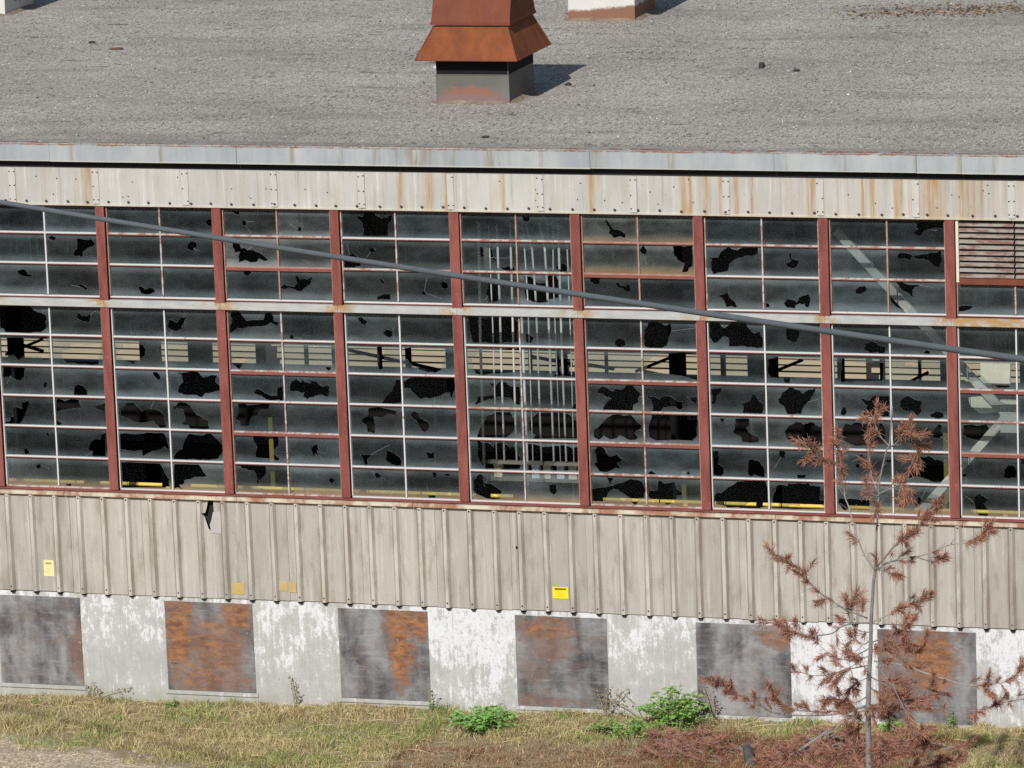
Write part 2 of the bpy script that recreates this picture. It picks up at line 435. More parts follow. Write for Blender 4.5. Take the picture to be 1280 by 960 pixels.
c = m.mix(k, c, (.22, .115, .075))
M['vent_white'] = m.done(c, .75)
M['apron'] = rusty('tarred_apron', (.20, .155, .12), (.30, .24, .18), (.36, .26, .16))
M['tar'] = simple('tar_lump', (.05, .045, .045), .9, 0, .4, 20, .2)
M['bark_lump'] = simple('brown_bark', (.12, .065, .045), .9, 0, .4, 20, .2)
M['pale_stone'] = simple('pale_stone', (.62, .59, .54), .9, 0, .2, 20, .2)
M['screw'] = simple('fixing_head', (.07, .06, .055), .7, .3, .3, 30)
# cable
m = NT('steel_cable'); p = m.pos()
c = m.mix(m.noise(p, 8, 3), (.10, .118, .128), (.155, .175, .187))
M['cable'] = m.done(c, .6, .1, .3)
# ground
m = NT('ground_earth'); p = m.pos(); xyz = m.sep(p)
st = m.sep(m.voro(p, 30))[0]
grav = m.mix(m.step(st, .1, .9), (.33, .265, .18), (.60, .51, .38))
grav = m.mix(m.step(m.noise(m.map(p, (1, 2.5, 1)), 1.6, 5, .65), .5, .7, 0, .5), grav, (.23, .195, .155))
soil = m.mix(m.noise(p, 5, 6, .65), (.19, .155, .10), (.38, .31, .20))
soil = m.mix(m.step(m.noise(m.map(p, (1, 3, 1)), 2.2, 5, .6), .55, .7, 0, .6), soil, (.24, .21, .19))
edge = m.math('SUBTRACT', m.math('SUBTRACT', -1.30, m.math('MULTIPLY', xyz[0], .42)), xyz[1])
edge = m.math('ADD', edge, m.math('MULTIPLY', m.math('SUBTRACT', m.noise(p, 2.2, 5, .65), .5), 1.1))
c = m.mix(m.step(edge, -.15, .2), soil, grav)
far = m.step(m.math('ABSOLUTE', m.math('ADD', xyz[1], 2.0)), 6.0, 12.0)
c = m.mix(far, c, m.mix(m.noise(p, .4, 6, .6), (.10, .10, .06), (.24, .20, .13)))
m.bump(m.math('ADD', st, m.noise(p, 18, 4)), .5, .03)
M['ground'] = m.done(c, .95, 0, .15)

def leafy(name, a, b, rough=.7, sub=0.0):
    m = NT(name); p = m.pos()
    c = m.mix(m.noise(p, 14, 3), a, b)
    c = m.scale(c, m.math('ADD', m.math('MULTIPLY', m.noise(p, 2.3, 4, .7), .8), .6))
    if sub:
        tr = m.node('ShaderNodeBsdfTranslucent'); m.put(c, tr.inputs['Color'])
        mx = m.node('ShaderNodeMixShader'); mx.inputs[0].default_value = sub
        m.done(c, rough, 0, .3)
        m.link(m.b.outputs[0], mx.inputs[1]); m.link(tr.outputs[0], mx.inputs[2])
        m.link(mx.outputs[0], m.out.inputs['Surface'])
        return m.m
    return m.done(c, rough, 0, .25)
M['straw'] = leafy('dry_straw', (.50, .42, .20), (.74, .64, .37), .8, .15)
M['tan'] = leafy('dead_stalk', (.28, .185, .105), (.44, .315, .19), .85, .1)
M['olive'] = leafy('olive_grass', (.34, .315, .115), (.51, .455, .20), .8, .2)
M['green'] = leafy('green_grass', (.17, .28, .06), (.31, .45, .12), .75, .25)
M['duff'] = leafy('red_brown_duff', (.17, .065, .035), (.30, .13, .07), .9, .1)
M['leaf'] = leafy('fresh_leaf', (.16, .38, .085), (.36, .62, .17), .55, .25)
M['leaf_yellow'] = leafy('yellow_green_leaf', (.21, .29, .07), (.34, .42, .12), .6, .25)
M['needle'] = leafy('dead_needle', (.33, .155, .108), (.53, .29, .20), .85, .15)
M['needle_dark'] = leafy('dark_dead_needle', (.12, .05, .035), (.23, .09, .055), .9, .1)
M['bark'] = leafy('grey_bark', (.11, .097, .094), (.33, .305, .295), .9)
M['bark_pale'] = leafy('bleached_twig', (.24, .215, .20), (.42, .385, .36), .9)
M['stem'] = leafy('weed_stem', (.24, .20, .11), (.40, .36, .22), .85)
M['charred'] = leafy('charred_wood', (.02, .018, .017), (.16, .15, .14), .9)

# ------------------------------------------------------------------ mesh helpers
class MB:
    def __init__(self):
        self.v = []; self.f = []; self.mi = []
    def add(self, vs, fs, mi=0):
        o = len(self.v)
        self.v += [tuple(q) for q in vs]
        self.f += [tuple(o + i for i in f) for f in fs]
        self.mi += [mi] * len(fs)
        return self
    def box(self, x0, x1, y0, y1, z0, z1, mi=0):
        return self.add([(x0, y0, z0), (x1, y0, z0), (x1, y1, z0), (x0, y1, z0), (x0, y0, z1), (x1, y0, z1), (x1, y1, z1), (x0, y1, z1)],
                        [(0, 3, 2, 1), (4, 5, 6, 7), (0, 1, 5, 4), (1, 2, 6, 5), (2, 3, 7, 6), (3, 0, 4, 7)], mi)
    def hexa(self, lo, hi, mi=0):        # lo, hi: 4 points each, counter-clockwise from above
        return self.add(list(lo) + list(hi), [(0, 3, 2, 1), (4, 5, 6, 7), (0, 1, 5, 4), (1, 2, 6, 5), (2, 3, 7, 6), (3, 0, 4, 7)], mi)
    def tube(self, pts, radii, n=6, mi=0, cap=True):
        pts = [Vector(p) for p in pts]
        rings = []
        ref = Vector((0.13, 0.97, 0.21))
        for i, p in enumerate(pts):
            d = (pts[min(i + 1, len(pts) - 1)] - pts[max(i - 1, 0)]).normalized()
            a = d.cross(ref)
            if a.length < .05:
                a = d.cross(Vector((1, 0, 0)))
            a.normalize(); b = d.cross(a)
            r = radii[i] if isinstance(radii, (list, tuple)) else radii
            rings.append([p + (a * math.cos(2 * math.pi * k / n) + b * math.sin(2 * math.pi * k / n)) * r for k in range(n)])
        vs = [q for r in rings for q in r]
        fs = [(i * n + k, i * n + (k + 1) % n, (i + 1) * n + (k + 1) % n, (i + 1) * n + k) for i in range(len(pts) - 1) for k in range(n)]
        if cap:
            fs.append(tuple(range(n))[::-1]); fs.append(tuple((len(pts) - 1) * n + k for k in range(n)))
        return self.add(vs, fs, mi)
    def bar(self, a, b, w, d, mi=0):      # rectangular bar from a to b; w across in x/z, d in y
        a = Vector(a); b = Vector(b); t = (b - a).normalized()
        s = t.cross(Vector((0, 1, 0)))
        if s.length < .01:
            s = Vector((1, 0, 0))
        s = s.normalized() * w / 2; y = s.cross(t).normalized() * d / 2
        return self.add([a - s - y, a + s - y, a + s + y, a - s + y, b - s - y, b + s - y, b + s + y, b - s + y],
                        [(0, 3, 2, 1), (4, 5, 6, 7), (0, 1, 5, 4), (1, 2, 6, 5), (2, 3, 7, 6), (3, 0, 4, 7)], mi)
    def mesh(self, name, mats):
        me = bpy.data.meshes.new(name)
        me.from_pydata(self.v, [], self.f)
        for k in (mats if isinstance(mats, (list, tuple)) else [mats]):
            me.materials.append(k)
        if any(self.mi):
            me.polygons.foreach_set('material_index', self.mi)
        me.validate(); me.update()
        return me
    def build(self, name, mats, parent=None, kind=None, loc=None, smooth=False):
        me = self.mesh(name, mats)
        if smooth:
            me.polygons.foreach_set('use_smooth', [True] * len(me.polygons))
        return link(name, me, parent, kind, loc)
def link(name, me, parent=None, kind=None, loc=None):
    o = bpy.data.objects.new(name, me)
    col.objects.link(o)
    if parent is not None:
        o.parent = parent
    if kind:
        o['kind'] = kind
    if loc is not None:
        o.location = loc
    return o
def tag(o, label, cat, group=None):
    o['label'] = label; o['category'] = cat
    if group:
        o['group'] = group
    return o
def thing(name, label, cat, loc=(0, 0, 0), group=None):
    o = bpy.data.objects.new(name, None)
    o.empty_display_size = .3
    col.objects.link(o); o.location = loc
    return tag(o, label, cat, group)
R = random.Random(11)

# holes knocked in the panes: (half-bay column, row) -> outlines in 4 mm steps from the pane centre
HOLES = {(0, 2):[[(-9,22),(14,30),(26,23),(34,13),(50,10),(27,4),(0,11)]],(0, 3):[[(-91,43),(30,46),(50,29),(84,17),(85,-22),(64,-40),(-5,-44),(-61,-43),(-67,-31),(-96,-28)]],(0, 4):[[(-89,38),(84,43),(85,17),(87,-31),(67,-33),(58,-20),(-1,-21),(-23,-35),(-36,-20),(-93,-21)]],(0, 5):[[(-77,41),(1,41),(-3,13),(-16,-3),(-39,2),(-51,12),(-83,7),(-75,27)],[(62,-13),(69,-4),(77,-7),(72,-23),(64,-24)]],(0, 6):[[(-19,21),(7,33),(10,21),(1,1),(-6,-11),(-18,-35),(-31,-47),(-52,-46),(-86,-47),(-86,-41),(-60,-36),(-61,-24),(-49,-22),(-51,8),(-36,10),(-16,5)],[(76,-3),(88,-2),(90,-8),(82,-9)]],(0, 7):[[(-17,-28),(-7,-25),(3,-44),(-16,-46)],[(61,24),(70,29),(76,22),(67,18)]],(0, 8):[[(21,20),(32,29),(40,21),(33,10),(23,10)]],(1, 1):[[(-92,35),(-77,40),(-65,34),(-72,22),(-82,26)],[(7,31),(44,28),(56,32),(72,17),(63,9),(42,1),(25,-13),(26,-26),(-3,-28),(-8,-18),(7,-2)]],(1, 2):[[(2,-21),(15,-15),(35,-27),(32,-38),(22,-30)]],(1, 3):[[(-8,10),(1,28),(11,16),(30,17),(41,22),(37,3),(30,-5),(10,-1)]],(1, 4):[[(-36,20),(72,25),(68,-7),(60,-42),(14,-43),(-52,-41),(-72,-22),(-62,-2),(-41,3)]],(1, 5):[[(-30,-22),(-17,-10),(2,-14),(16,-29),(15,-45),(-33,-45)]],(1, 6):[[(-94,40),(-76,40),(-66,35),(-46,41),(-17,40),(-12,22),(-6,14),(-61,7),(-97,-2)],[(31,19),(78,32),(72,5),(54,8)],[(-96,-28),(-78,-39),(-93,-48),(-99,-44)]],(1, 7):[[(5,-22),(20,3),(33,11),(54,13),(55,27),(72,36),(68,-44),(22,-45),(23,-29)]],(1, 8):[[(-79,-37),(-58,-36),(-59,-42),(-74,-45)]],(2, 2):[[(12,-23),(22,-18),(34,-29),(65,-25),(70,-35),(49,-45),(21,-42)]],(2, 4):[[(-73,3),(-54,9),(-51,27),(17,26),(26,13),(23,-9),(0,-23),(-20,-39),(-52,-28),(-56,-19),(-72,-15)]],(2, 5):[[(46,36),(62,38),(74,25),(67,11),(53,22)]],(2, 6):[[(-71,10),(-49,34),(-24,35),(-8,20),(2,8),(31,17),(58,14),(78,-2),(86,-41),(63,-47),(47,-34),(41,-24),(-7,-32),(-47,-19),(-72,-10)]],(2, 7):[[(-92,25),(-75,33),(-50,34),(4,36),(16,40),(74,40),(83,18),(92,-13),(84,-14),(74,-4),(46,-19),(21,-27),(-2,-40),(-5,-20),(-53,-22),(-88,-23)]],(2, 8):[[(-105,40),(56,41),(85,-10),(85,-39),(-110,-45)]],(3, 0):[[(54,-2),(67,8),(84,5),(83,-15),(70,-16),(60,-11)]],(3, 1):[[(-11,18),(2,30),(20,27),(22,15),(6,-3),(-10,3)]],(3, 2):[[(70,39),(79,39),(78,34),(72,34)]],(3, 3):[[(-95,-15),(-87,11),(-73,9),(-59,2),(-48,18),(-25,22),(-37,2),(-45,-8),(-44,-19),(-63,-26),(-79,-24)]],(3, 5):[[(-68,36),(-45,39),(2,42),(24,23),(49,33),(69,32),(62,10),(80,-3),(79,-15),(54,-23),(25,-28),(12,-42),(-4,-35),(-37,-36),(-69,-29),(-64,-9),(-49,7),(-54,31)]],(3, 6):[[(-90,21),(-71,39),(-42,40),(-19,17),(-7,0),(29,-15),(34,-41),(15,-47),(-34,-48),(-36,-37),(-60,-32),(-47,-13),(-52,16),(-64,20),(-87,15)]],(3, 7):[[(-95,-37),(-84,-24),(-63,-12),(-53,20),(-35,40),(6,35),(39,42),(82,0),(77,-12),(59,-40),(18,-47),(-27,-44),(-93,-48)]],(3, 8):[[(-94,41),(-8,41),(17,3),(-26,-1),(-62,-12),(-62,-24),(-81,-28),(-77,-36),(-65,-40),(-98,-41)]],(4, 0):[[(-51,35),(-28,35),(-27,26),(-41,25)],[(-20,0),(-12,8),(-5,1),(-8,-11),(-18,-10)]],(4, 1):[[(-56,27),(-32,26),(-28,10),(12,5),(48,-12),(63,-27),(51,-31),(31,-22),(22,-34),(2,-36),(-16,-28),(-37,-37),(-38,-19),(-31,-2),(-49,-4)]],(4, 2):[[(-22,37),(-9,42),(4,35),(-6,25),(-22,26)]],(4, 3):[[(-71,41),(-47,44),(-33,30),(-20,13),(37,18),(42,36),(59,44),(72,31),(72,15),(90,12),(85,0),(61,9),(44,-1),(12,-4),(-17,-6),(-37,-13),(-54,-11),(-79,-29),(-82,-10),(-69,14),(-76,29)]],(4, 4):[[(-80,-29),(-62,-7),(-22,-10),(-54,-48)]],(4, 5):[[(-8,-25),(5,-7),(53,-30),(73,-29),(74,-5),(93,3),(92,-44),(66,-45),(32,-42),(16,-30)]],(4, 6):[[(-64,41),(-5,40),(44,44),(41,26),(11,23),(-3,3),(-19,-1),(-29,-31),(-59,-32),(-59,-18),(-73,-12),(-64,9)]],(4, 7):[[(-16,41),(19,40),(31,34),(49,42),(70,41),(70,14),(51,-7),(52,-18),(70,-32),(66,-41),(35,-35),(-11,-32),(-10,-12),(-4,0),(-15,19)]],(4, 8):[[(-82,42),(22,42),(23,21),(12,7),(-3,-4),(-6,-18),(-10,-18),(-11,6),(-20,27),(-48,32)]],(5, 0):[[(-30,-14),(-22,-11),(-17,-19),(-24,-26),(-32,-26)]],(5, 2):[[(-98,-11),(-85,-3),(-65,-8),(-51,-10),(-42,2),(-48,23),(-39,27),(-28,14),(11,22),(4,1),(-17,-13),(-30,-24),(-50,-20),(-69,-14),(-96,-17)]],(5, 3):[[(-75,-40),(-69,-28),(-63,-30),(-61,-42),(-73,-43)]],(5, 4):[[(0,35),(11,40),(25,37),(26,33),(2,32)],[(40,-32),(60,-32),(59,-40),(49,-44)]],(5, 5):[[(-83,3),(-76,19),(-59,27),(-44,16),(-41,28),(-27,17),(-9,15),(-7,25),(9,21),(29,4),(53,7),(47,-28),(21,-21),(3,-26),(-26,-38),(-38,-31),(-33,-17),(-57,-13),(-82,-14)]],(5, 7):[[(-21,4),(-11,12),(3,16),(5,4),(0,-6),(12,-15),(6,-20),(-6,-12),(-13,-24),(-16,-12)]],(5, 8):[[(35,2),(45,14),(56,7),(52,-4),(42,-7)],[(-93,-25),(-88,-21),(-84,-37),(-94,-40)]],(6, 0):[[(-30,20),(-22,28),(-10,24),(-7,42),(25,42),(32,31),(54,20),(72,22),(78,30),(90,30),(85,13),(75,5),(72,-20),(75,-36),(-11,-38),(-8,-18),(-15,5)]],(6, 1):[[(6,18),(20,22),(28,14),(23,3),(11,4)],[(-78,-24),(-65,-7),(-47,0),(-32,-12),(-22,-27),(-25,-40),(-49,-49),(-81,-47)]],(6, 2):[[(33,23),(47,21),(52,12),(50,3),(43,10)],[(27,-37),(43,-31),(71,-27),(72,-46),(26,-46)]],(6, 3):[[(-44,33),(-28,34),(-9,19),(-19,7),(-31,12)],[(40,-17),(54,-5),(72,-8),(73,-24),(65,-32),(53,-28)]],(6, 4):[[(20,38),(40,41),(44,11),(34,-35),(22,-36),(26,7)]],(6, 5):[[(79,34),(93,33),(96,9),(94,-41),(64,-46),(27,-47),(45,-23),(65,-3)]],(6, 6):[[(-17,40),(43,39),(77,32),(70,17),(42,20),(26,10),(-3,11),(2,-26),(-1,-44),(-25,-40),(-26,-19),(-44,-8),(-41,4),(-22,14)]],(6, 7):[[(41,5),(63,-4),(86,-28),(83,-44),(51,-41),(33,-30),(36,-8)],[(-54,-11),(-16,-12),(-31,-26),(-28,-46),(-40,-46),(-43,-30)]],(6, 8):[[(-9,27),(5,33),(15,26),(9,14),(-3,15)]],(7, 2):[[(-22,-20),(-14,-16),(-8,-23),(-16,-29),(-23,-26)],[(39,10),(51,17),(65,12),(66,-1),(54,-7),(42,-2)]],(7, 4):[[(-97,36),(-65,40),(34,37),(54,24),(41,-1),(31,-31),(11,-43),(-29,-36),(-60,-25),(-79,-2),(-99,9)]],(7, 5):[[(-96,29),(-70,41),(74,43),(77,14),(65,-25),(58,-2),(28,-14),(-4,-23),(-44,-28),(-64,-9),(-75,6),(-95,6)]],(7, 6):[[(-78,26),(-66,33),(-50,27),(-47,12),(-20,-1),(-14,-15),(-33,-35),(-41,-31),(-56,0),(-75,15)]],(7, 7):[[(-30,0),(-2,3),(-3,-17),(-23,-19)]],(7, 8):[[(-10,41),(3,40),(1,24),(-9,22)],[(31,37),(49,37),(43,29),(31,29)],[(-27,-28),(-5,-27),(-4,-45),(-28,-45)]],(8, 1):[[(-24,30),(-14,27),(-13,4),(5,2),(11,21),(19,21),(20,0),(32,-13),(29,-20),(12,-5),(-7,-2),(-23,-4)],[(39,-28),(54,-37),(70,-31),(78,-37),(88,-33),(91,-44),(66,-48),(50,-43)]],(8, 2):[[(-10,-22),(1,15),(32,11),(30,-42),(-1,-46),(-2,-27)]],(8, 3):[[(-70,42),(-47,42),(-15,37),(-3,43),(24,42),(76,45),(93,30),(92,-35),(25,-43),(-58,-41),(-68,-4)]],(8, 4):[[(-68,7),(-56,15),(-23,31),(48,42),(96,43),(97,-28),(41,-37),(-22,-44),(-54,-41),(-61,-16)]],(8, 5):[[(-7,34),(12,21),(26,37),(48,34),(59,23),(91,20),(91,-38),(69,-31),(58,-16),(18,-13),(-14,-22),(-58,-42),(-49,-15),(7,-6),(7,10)]],(8, 6):[[(-56,-41),(-41,-6),(-20,24),(9,38),(56,39),(73,9),(66,-22),(41,-44),(-54,-47)]],(8, 7):[[(-57,44),(-23,39),(-2,26),(1,36),(29,41),(52,26),(64,30),(75,11),(86,-8),(81,-43),(25,-47),(-30,-47),(-46,-31),(-57,-9)]],(8, 8):[[(-74,16),(-51,40),(-39,33),(-40,9),(-16,10),(18,-14),(14,-39),(-26,-41),(-58,-30),(-75,-15)]],(9, 0):[[(-81,33),(-54,35),(-56,20),(-76,19)]],(9, 1):[[(24,-32),(40,-24),(54,-18),(65,-29),(61,-45),(41,-47),(30,-41)]],(9, 2):[[(-81,40),(-57,39),(-36,18),(-9,20),(2,43),(25,42),(32,23),(30,-27),(-1,-33),(-5,-44),(-45,-45),(-76,-36),(-80,-6),(-62,10),(-76,21)]],(9, 3):[[(-84,-6),(-70,-9),(-55,-20),(-65,-38),(-81,-36)]],(9, 4):[[(4,-44),(18,-32),(17,8),(31,20),(74,10),(78,-44)]],(9, 5):[[(61,-31),(77,-29),(84,-46),(63,-47)]],(9, 6):[[(-78,17),(-50,39),(33,41),(56,34),(79,13),(81,-41),(-69,-45),(-61,-33),(-84,-18)]],(9, 7):[[(-93,38),(-62,38),(-38,31),(1,36),(41,38),(60,28),(84,41),(83,-42),(-93,-50)]],(9, 8):[[(-23,11),(1,14),(4,-11),(-8,-22),(-20,-12)]],(10, 0):[[(-7,28),(-1,28),(10,9),(25,-4),(44,-7),(59,-18),(55,-30),(38,-24),(18,-30),(13,-21),(3,-17),(8,-4)]],(10, 2):[[(-64,40),(-29,41),(-33,20),(-51,17),(-62,25)],[(21,21),(29,28),(39,16),(54,14),(66,20),(69,-1),(53,-5),(42,6),(27,10)]],(10, 3):[[(11,-29),(17,-20),(37,-15),(46,-25),(44,-38),(26,-45),(13,-40)]],(10, 5):[[(-51,17),(-35,29),(-19,26),(0,13),(8,22),(37,23),(43,33),(67,34),(78,20),(91,9),(81,-6),(84,-18),(65,-28),(62,-47),(-37,-48),(-25,-26),(-5,-9),(-32,2),(-49,6)]],(10, 6):[[(-69,-16),(-47,4),(-3,40),(56,41),(92,8),(86,-2),(66,-16),(77,-31),(69,-39),(45,-40),(18,-25),(6,-37),(-17,-40),(-36,-29),(-53,-43),(-68,-35)]],(10, 7):[[(-70,21),(-57,37),(-36,33),(-19,7),(5,13),(22,-1),(18,-9),(4,-15),(15,-27),(-13,-37),(-33,-45),(-52,-44),(-63,-29),(-71,-18),(-61,-14),(-64,13)]],(10, 8):[[(-29,44),(-8,41),(-18,17),(-11,14),(49,39),(84,32),(95,6),(92,-18),(70,-24),(70,-38),(60,-46),(50,-38),(49,-25),(20,-8),(-11,4),(-27,-6),(-32,-29),(-48,-38),(-83,-35),(-84,0),(-46,9),(-18,14)]],(11, 1):[[(-98,26),(-89,40),(-84,42),(-74,27),(-79,14),(-92,17)],[(10,42),(74,44),(72,-21),(60,-28),(58,-38),(36,-40),(43,-25),(49,-12),(26,-3),(15,12)]],(11, 3):[[(-89,13),(-77,37),(-54,41),(-31,34),(-17,30),(-3,36),(-3,12),(-13,-11),(-19,-36),(-37,-44),(-72,-46),(-91,-40),(-94,-13)]],(11, 4):[[(-85,7),(-49,38),(82,41),(82,-45),(38,-34),(-86,-16)]],(11, 5):[[(-92,1),(-65,1),(-46,-8),(-30,4),(-11,3),(4,-8),(24,-13),(29,-31),(15,-40),(0,-29),(-35,-34),(-55,-48),(-75,-49),(-70,-26),(-77,-10)],[(41,2),(74,3),(72,-24),(58,-13)]],(11, 6):[[(-86,7),(-75,42),(73,44),(71,-19),(55,-37),(-66,-40),(-85,-30)]],(11, 7):[[(-93,-43),(-83,-35),(-69,-44),(-71,-48),(-91,-48)],[(34,-39),(40,-33),(44,-42),(36,-45)]],(11, 8):[[(-93,1),(-63,7),(-62,29),(-56,38),(-41,27),(-8,34),(-1,11),(22,-3),(14,-7),(-1,-10),(-10,-31),(-26,-40),(-37,-42),(-47,-33),(-84,-34),(-95,-15)]],(12, 1):[[(-76,9),(-43,9),(-35,26),(-11,42),(2,36),(19,33),(35,41),(86,42),(84,23),(62,15),(41,15),(11,5),(-9,-11),(-14,-34),(-48,-40),(-60,-46),(-67,-31),(-64,1)]],(12, 2):[[(-47,-11),(-27,-5),(-14,-1),(-10,-16),(7,-29),(14,-44),(-21,-46),(-28,-26),(-35,-16)]],(12, 3):[[(-82,41),(-49,42),(-30,25),(-7,44),(35,43),(50,25),(65,10),(84,16),(93,-4),(91,-35),(64,-35),(29,-31),(-17,-34),(-18,-5),(-35,-2),(-55,-21),(-66,-23),(-81,-5)]],(12, 5):[[(-82,25),(-67,33),(-47,36),(-46,22),(-62,7),(-68,-18),(-80,-17),(-75,6)],[(20,-18),(48,-2),(56,17),(65,16),(74,-3),(90,-14),(85,-45),(20,-44),(26,-25)]],(12, 6):[[(-4,38),(42,39),(40,16),(30,10),(45,-9),(71,-17),(71,-36),(17,-36),(13,-19),(-13,-8),(-5,7)],[(-52,38),(-37,38),(-43,24),(-51,27)]],(12, 7):[[(-81,35),(-61,35),(-64,-7),(-45,-18),(-46,-37),(-60,-47),(-85,-46)],[(36,8),(50,12),(73,3),(87,-25),(87,-44),(68,-43),(52,-38),(43,-46),(33,-38)]],(12, 8):[[(-85,-20),(-69,2),(-46,9),(-2,41),(90,44),(95,21),(96,-37),(38,-44),(-36,-45),(-55,-36),(-86,-31)]],(13, 1):[[(-26,-7),(-9,0),(-16,25),(-10,27),(-7,10),(16,5),(9,-14),(-8,-22),(-21,-17)]],(13, 2):[[(-96,-29),(-84,-32),(-82,-43),(-94,-44)],[(-37,-31),(-24,-16),(-7,-19),(5,-26),(24,-5),(43,1),(50,-12),(44,-39),(35,-41),(31,-30),(4,-34),(0,-45),(-26,-44)]],(13, 3):[[(-30,28),(14,25),(11,6),(-8,-17),(-29,-8)]],(13, 4):[[(-92,29),(-65,36),(-27,37),(23,30),(80,30),(78,-27),(-21,-31),(-25,-45),(-40,-45),(-44,-30),(-86,-29),(-93,-18)]],(13, 5):[[(-63,1),(-49,24),(-26,41),(9,33),(16,22),(35,35),(58,42),(50,19),(31,-4),(15,-24),(9,-43),(-34,-44),(-43,-22),(-59,-11)]],(13, 6):[[(-45,4),(-21,24),(-4,34),(17,25),(40,35),(74,19),(77,-42),(46,-43),(31,-32),(-11,-41),(-34,-26),(-41,-15)]],(13, 7):[[(-64,41),(-46,41),(-45,17),(-55,17),(-64,26)],[(-8,-33),(21,-32),(17,-44),(-6,-46)]],(13, 8):[[(-89,-9),(-74,33),(-40,32),(-36,42),(-24,39),(16,40),(28,44),(35,35),(66,34),(61,-8),(78,-10),(75,-38),(-94,-40)]],(14, 2):[[(-7,13),(7,28),(24,31),(31,21),(23,12),(8,4),(-5,6)]],(14, 3):[[(18,-12),(41,-6),(86,-22),(83,-42),(40,-44),(19,-35)]],(14, 4):[[(-55,37),(-29,34),(-3,25),(77,27),(74,-31),(-12,-34),(-46,-36),(-59,-39)]],(14, 5):[[(2,13),(32,7),(50,24),(93,23),(92,-43),(9,-41),(11,-26),(24,-11),(13,-3)],[(-59,-24),(-48,-16),(-43,-35),(-52,-45),(-64,-40)]],(14, 6):[[(-61,9),(-49,32),(-30,29),(-15,37),(34,35),(69,36),(80,17),(77,-28),(44,-37),(-17,-39),(-54,-25)]],(14, 7):[[(-20,-1),(-10,9),(-5,1),(-13,-8)],[(-6,34),(6,40),(3,26),(-4,27)],[(79,21),(94,25),(94,14),(81,14)]],(14, 8):[[(-74,-2),(-24,-3),(21,-5),(22,-37),(-60,-40),(-78,-18)]],(15, 0):[[(-10,39),(76,41),(76,17),(46,19),(12,6),(1,-9),(-16,-3),(-18,4),(-3,14)]],(15, 1):[[(-70,27),(-60,35),(-27,30),(-21,24),(26,33),(54,37),(67,43),(70,17),(58,-10),(44,-6),(27,12),(-5,15),(-27,21),(-31,11),(-44,16),(-68,14)]],(15, 2):[[(-79,44),(-3,36),(-25,21),(-24,-2),(-37,9),(-59,20)],[(-97,15),(-73,16),(-31,-41),(-59,-45),(-94,-18)]],(15, 3):[[(4,-41),(16,-29),(27,-35),(23,-43)]],(15, 4):[[(-55,29),(-8,34),(-3,12),(29,12),(18,-10),(-30,-30),(-35,-23),(-10,-4),(-10,19),(-53,18)]],(15, 5):[[(-73,6),(-48,25),(-25,13),(-5,11),(-5,-23),(-19,-38),(-34,-23),(-56,-24),(-71,-13)],[(21,-35),(42,-21),(64,-28),(66,-39),(49,-46),(26,-42)]],(15, 6):[[(25,8),(48,39),(60,36),(55,21),(63,2),(47,-8),(32,-6)]],(15, 7):[[(-50,-35),(-36,7),(-14,34),(16,39),(35,28),(57,25),(70,10),(75,-16),(83,-20),(71,-37),(37,-44),(11,-37),(-23,-27)]],(15, 8):[[(-32,-4),(-17,12),(-10,1),(-18,-15),(-29,-17)]],(16, 2):[[(-90,-29),(-34,-26),(-47,-37),(-66,-43),(-88,-47)]],(16, 4):[[(-65,30),(-9,35),(79,35),(75,-41),(38,-44),(8,-28),(-28,5),(-73,4)]],(16, 6):[[(-73,38),(-2,42),(13,25),(36,41),(45,39),(-10,-17),(-32,-8),(-62,-2),(-75,6)]],(16, 7):[[(-82,-22),(-76,-13),(-65,-14),(-72,-26)],[(52,1),(67,18),(86,15),(93,-6),(87,-23),(52,-24)]],(16, 8):[[(-43,14),(-26,28),(-21,22),(3,10),(-14,-4),(-3,-19),(4,-34),(-3,-45),(-29,-43),(-40,-20)]],(17, 7):[[(-93,36),(-80,44),(-80,18),(-93,21)]],}
# ------------------------------------------------------------------ ground
def ground_z(x, y):
    z = -.50 + .012 * max(-6, min(20, x))
    if y > 18:
        t = min(1, (y - 18) / 8); z -= 2.3 * t * t * (3 - 2 * t)
    if y < -42:
        t = min(1, (-42 - y) / 15); z += 15.5 * t * t * (3 - 2 * t)
    if -7 < y < 1:
        z += .05 * (mnoise.noise((x * .7, y * 1.1, 0))) + .02 * mnoise.noise((x * 3, y * 3, 3))
        z += .10 * max(0, (y + 1.2) / 1.2) if y > -1.2 else 0
    return z
xs = [-900, -300, -100, -40, -15, -6] + [-4 + .3 * i for i in range(70)] + [20, 30, 60, 150, 400, 900]
ys = [-900, -300, -120, -57, -54, -50, -46, -42, -30, -18, -10] + [-6.6 + .22 * i for i in range(34)] + [2, 10, 18, 20, 22, 24, 26, 40, 120, 400, 900]
g = MB()
g.v = [(x, y, ground_z(x, y)) for y in ys for x in xs]
nx = len(xs)
g.f = [(j * nx + i, j * nx + i + 1, (j + 1) * nx + i + 1, (j + 1) * nx + i) for j in range(len(ys) - 1) for i in range(nx - 1)]
g.mi = [0] * len(g.f)
g.build('ground', M['ground'], kind='structure', smooth=True)

# ------------------------------------------------------------------ the factory
XL, XR = -14.0, 17.6          # the length of wall that is built
factory = thing('factory_building', 'long derelict factory hall with a flat gravel roof and broken window wall', 'building', (0, 0, 0))
PITCH = 1.6
BAYS = range(-1, 10)
ROWS = [(6.207, 5.851), (5.851, 5.448), (5.448, 5.03), (4.882, 4.492), (4.492, 4.084), (4.084, 3.681), (3.681, 3.274), (3.274, 2.861), (2.861, 2.45)]
GY = .03

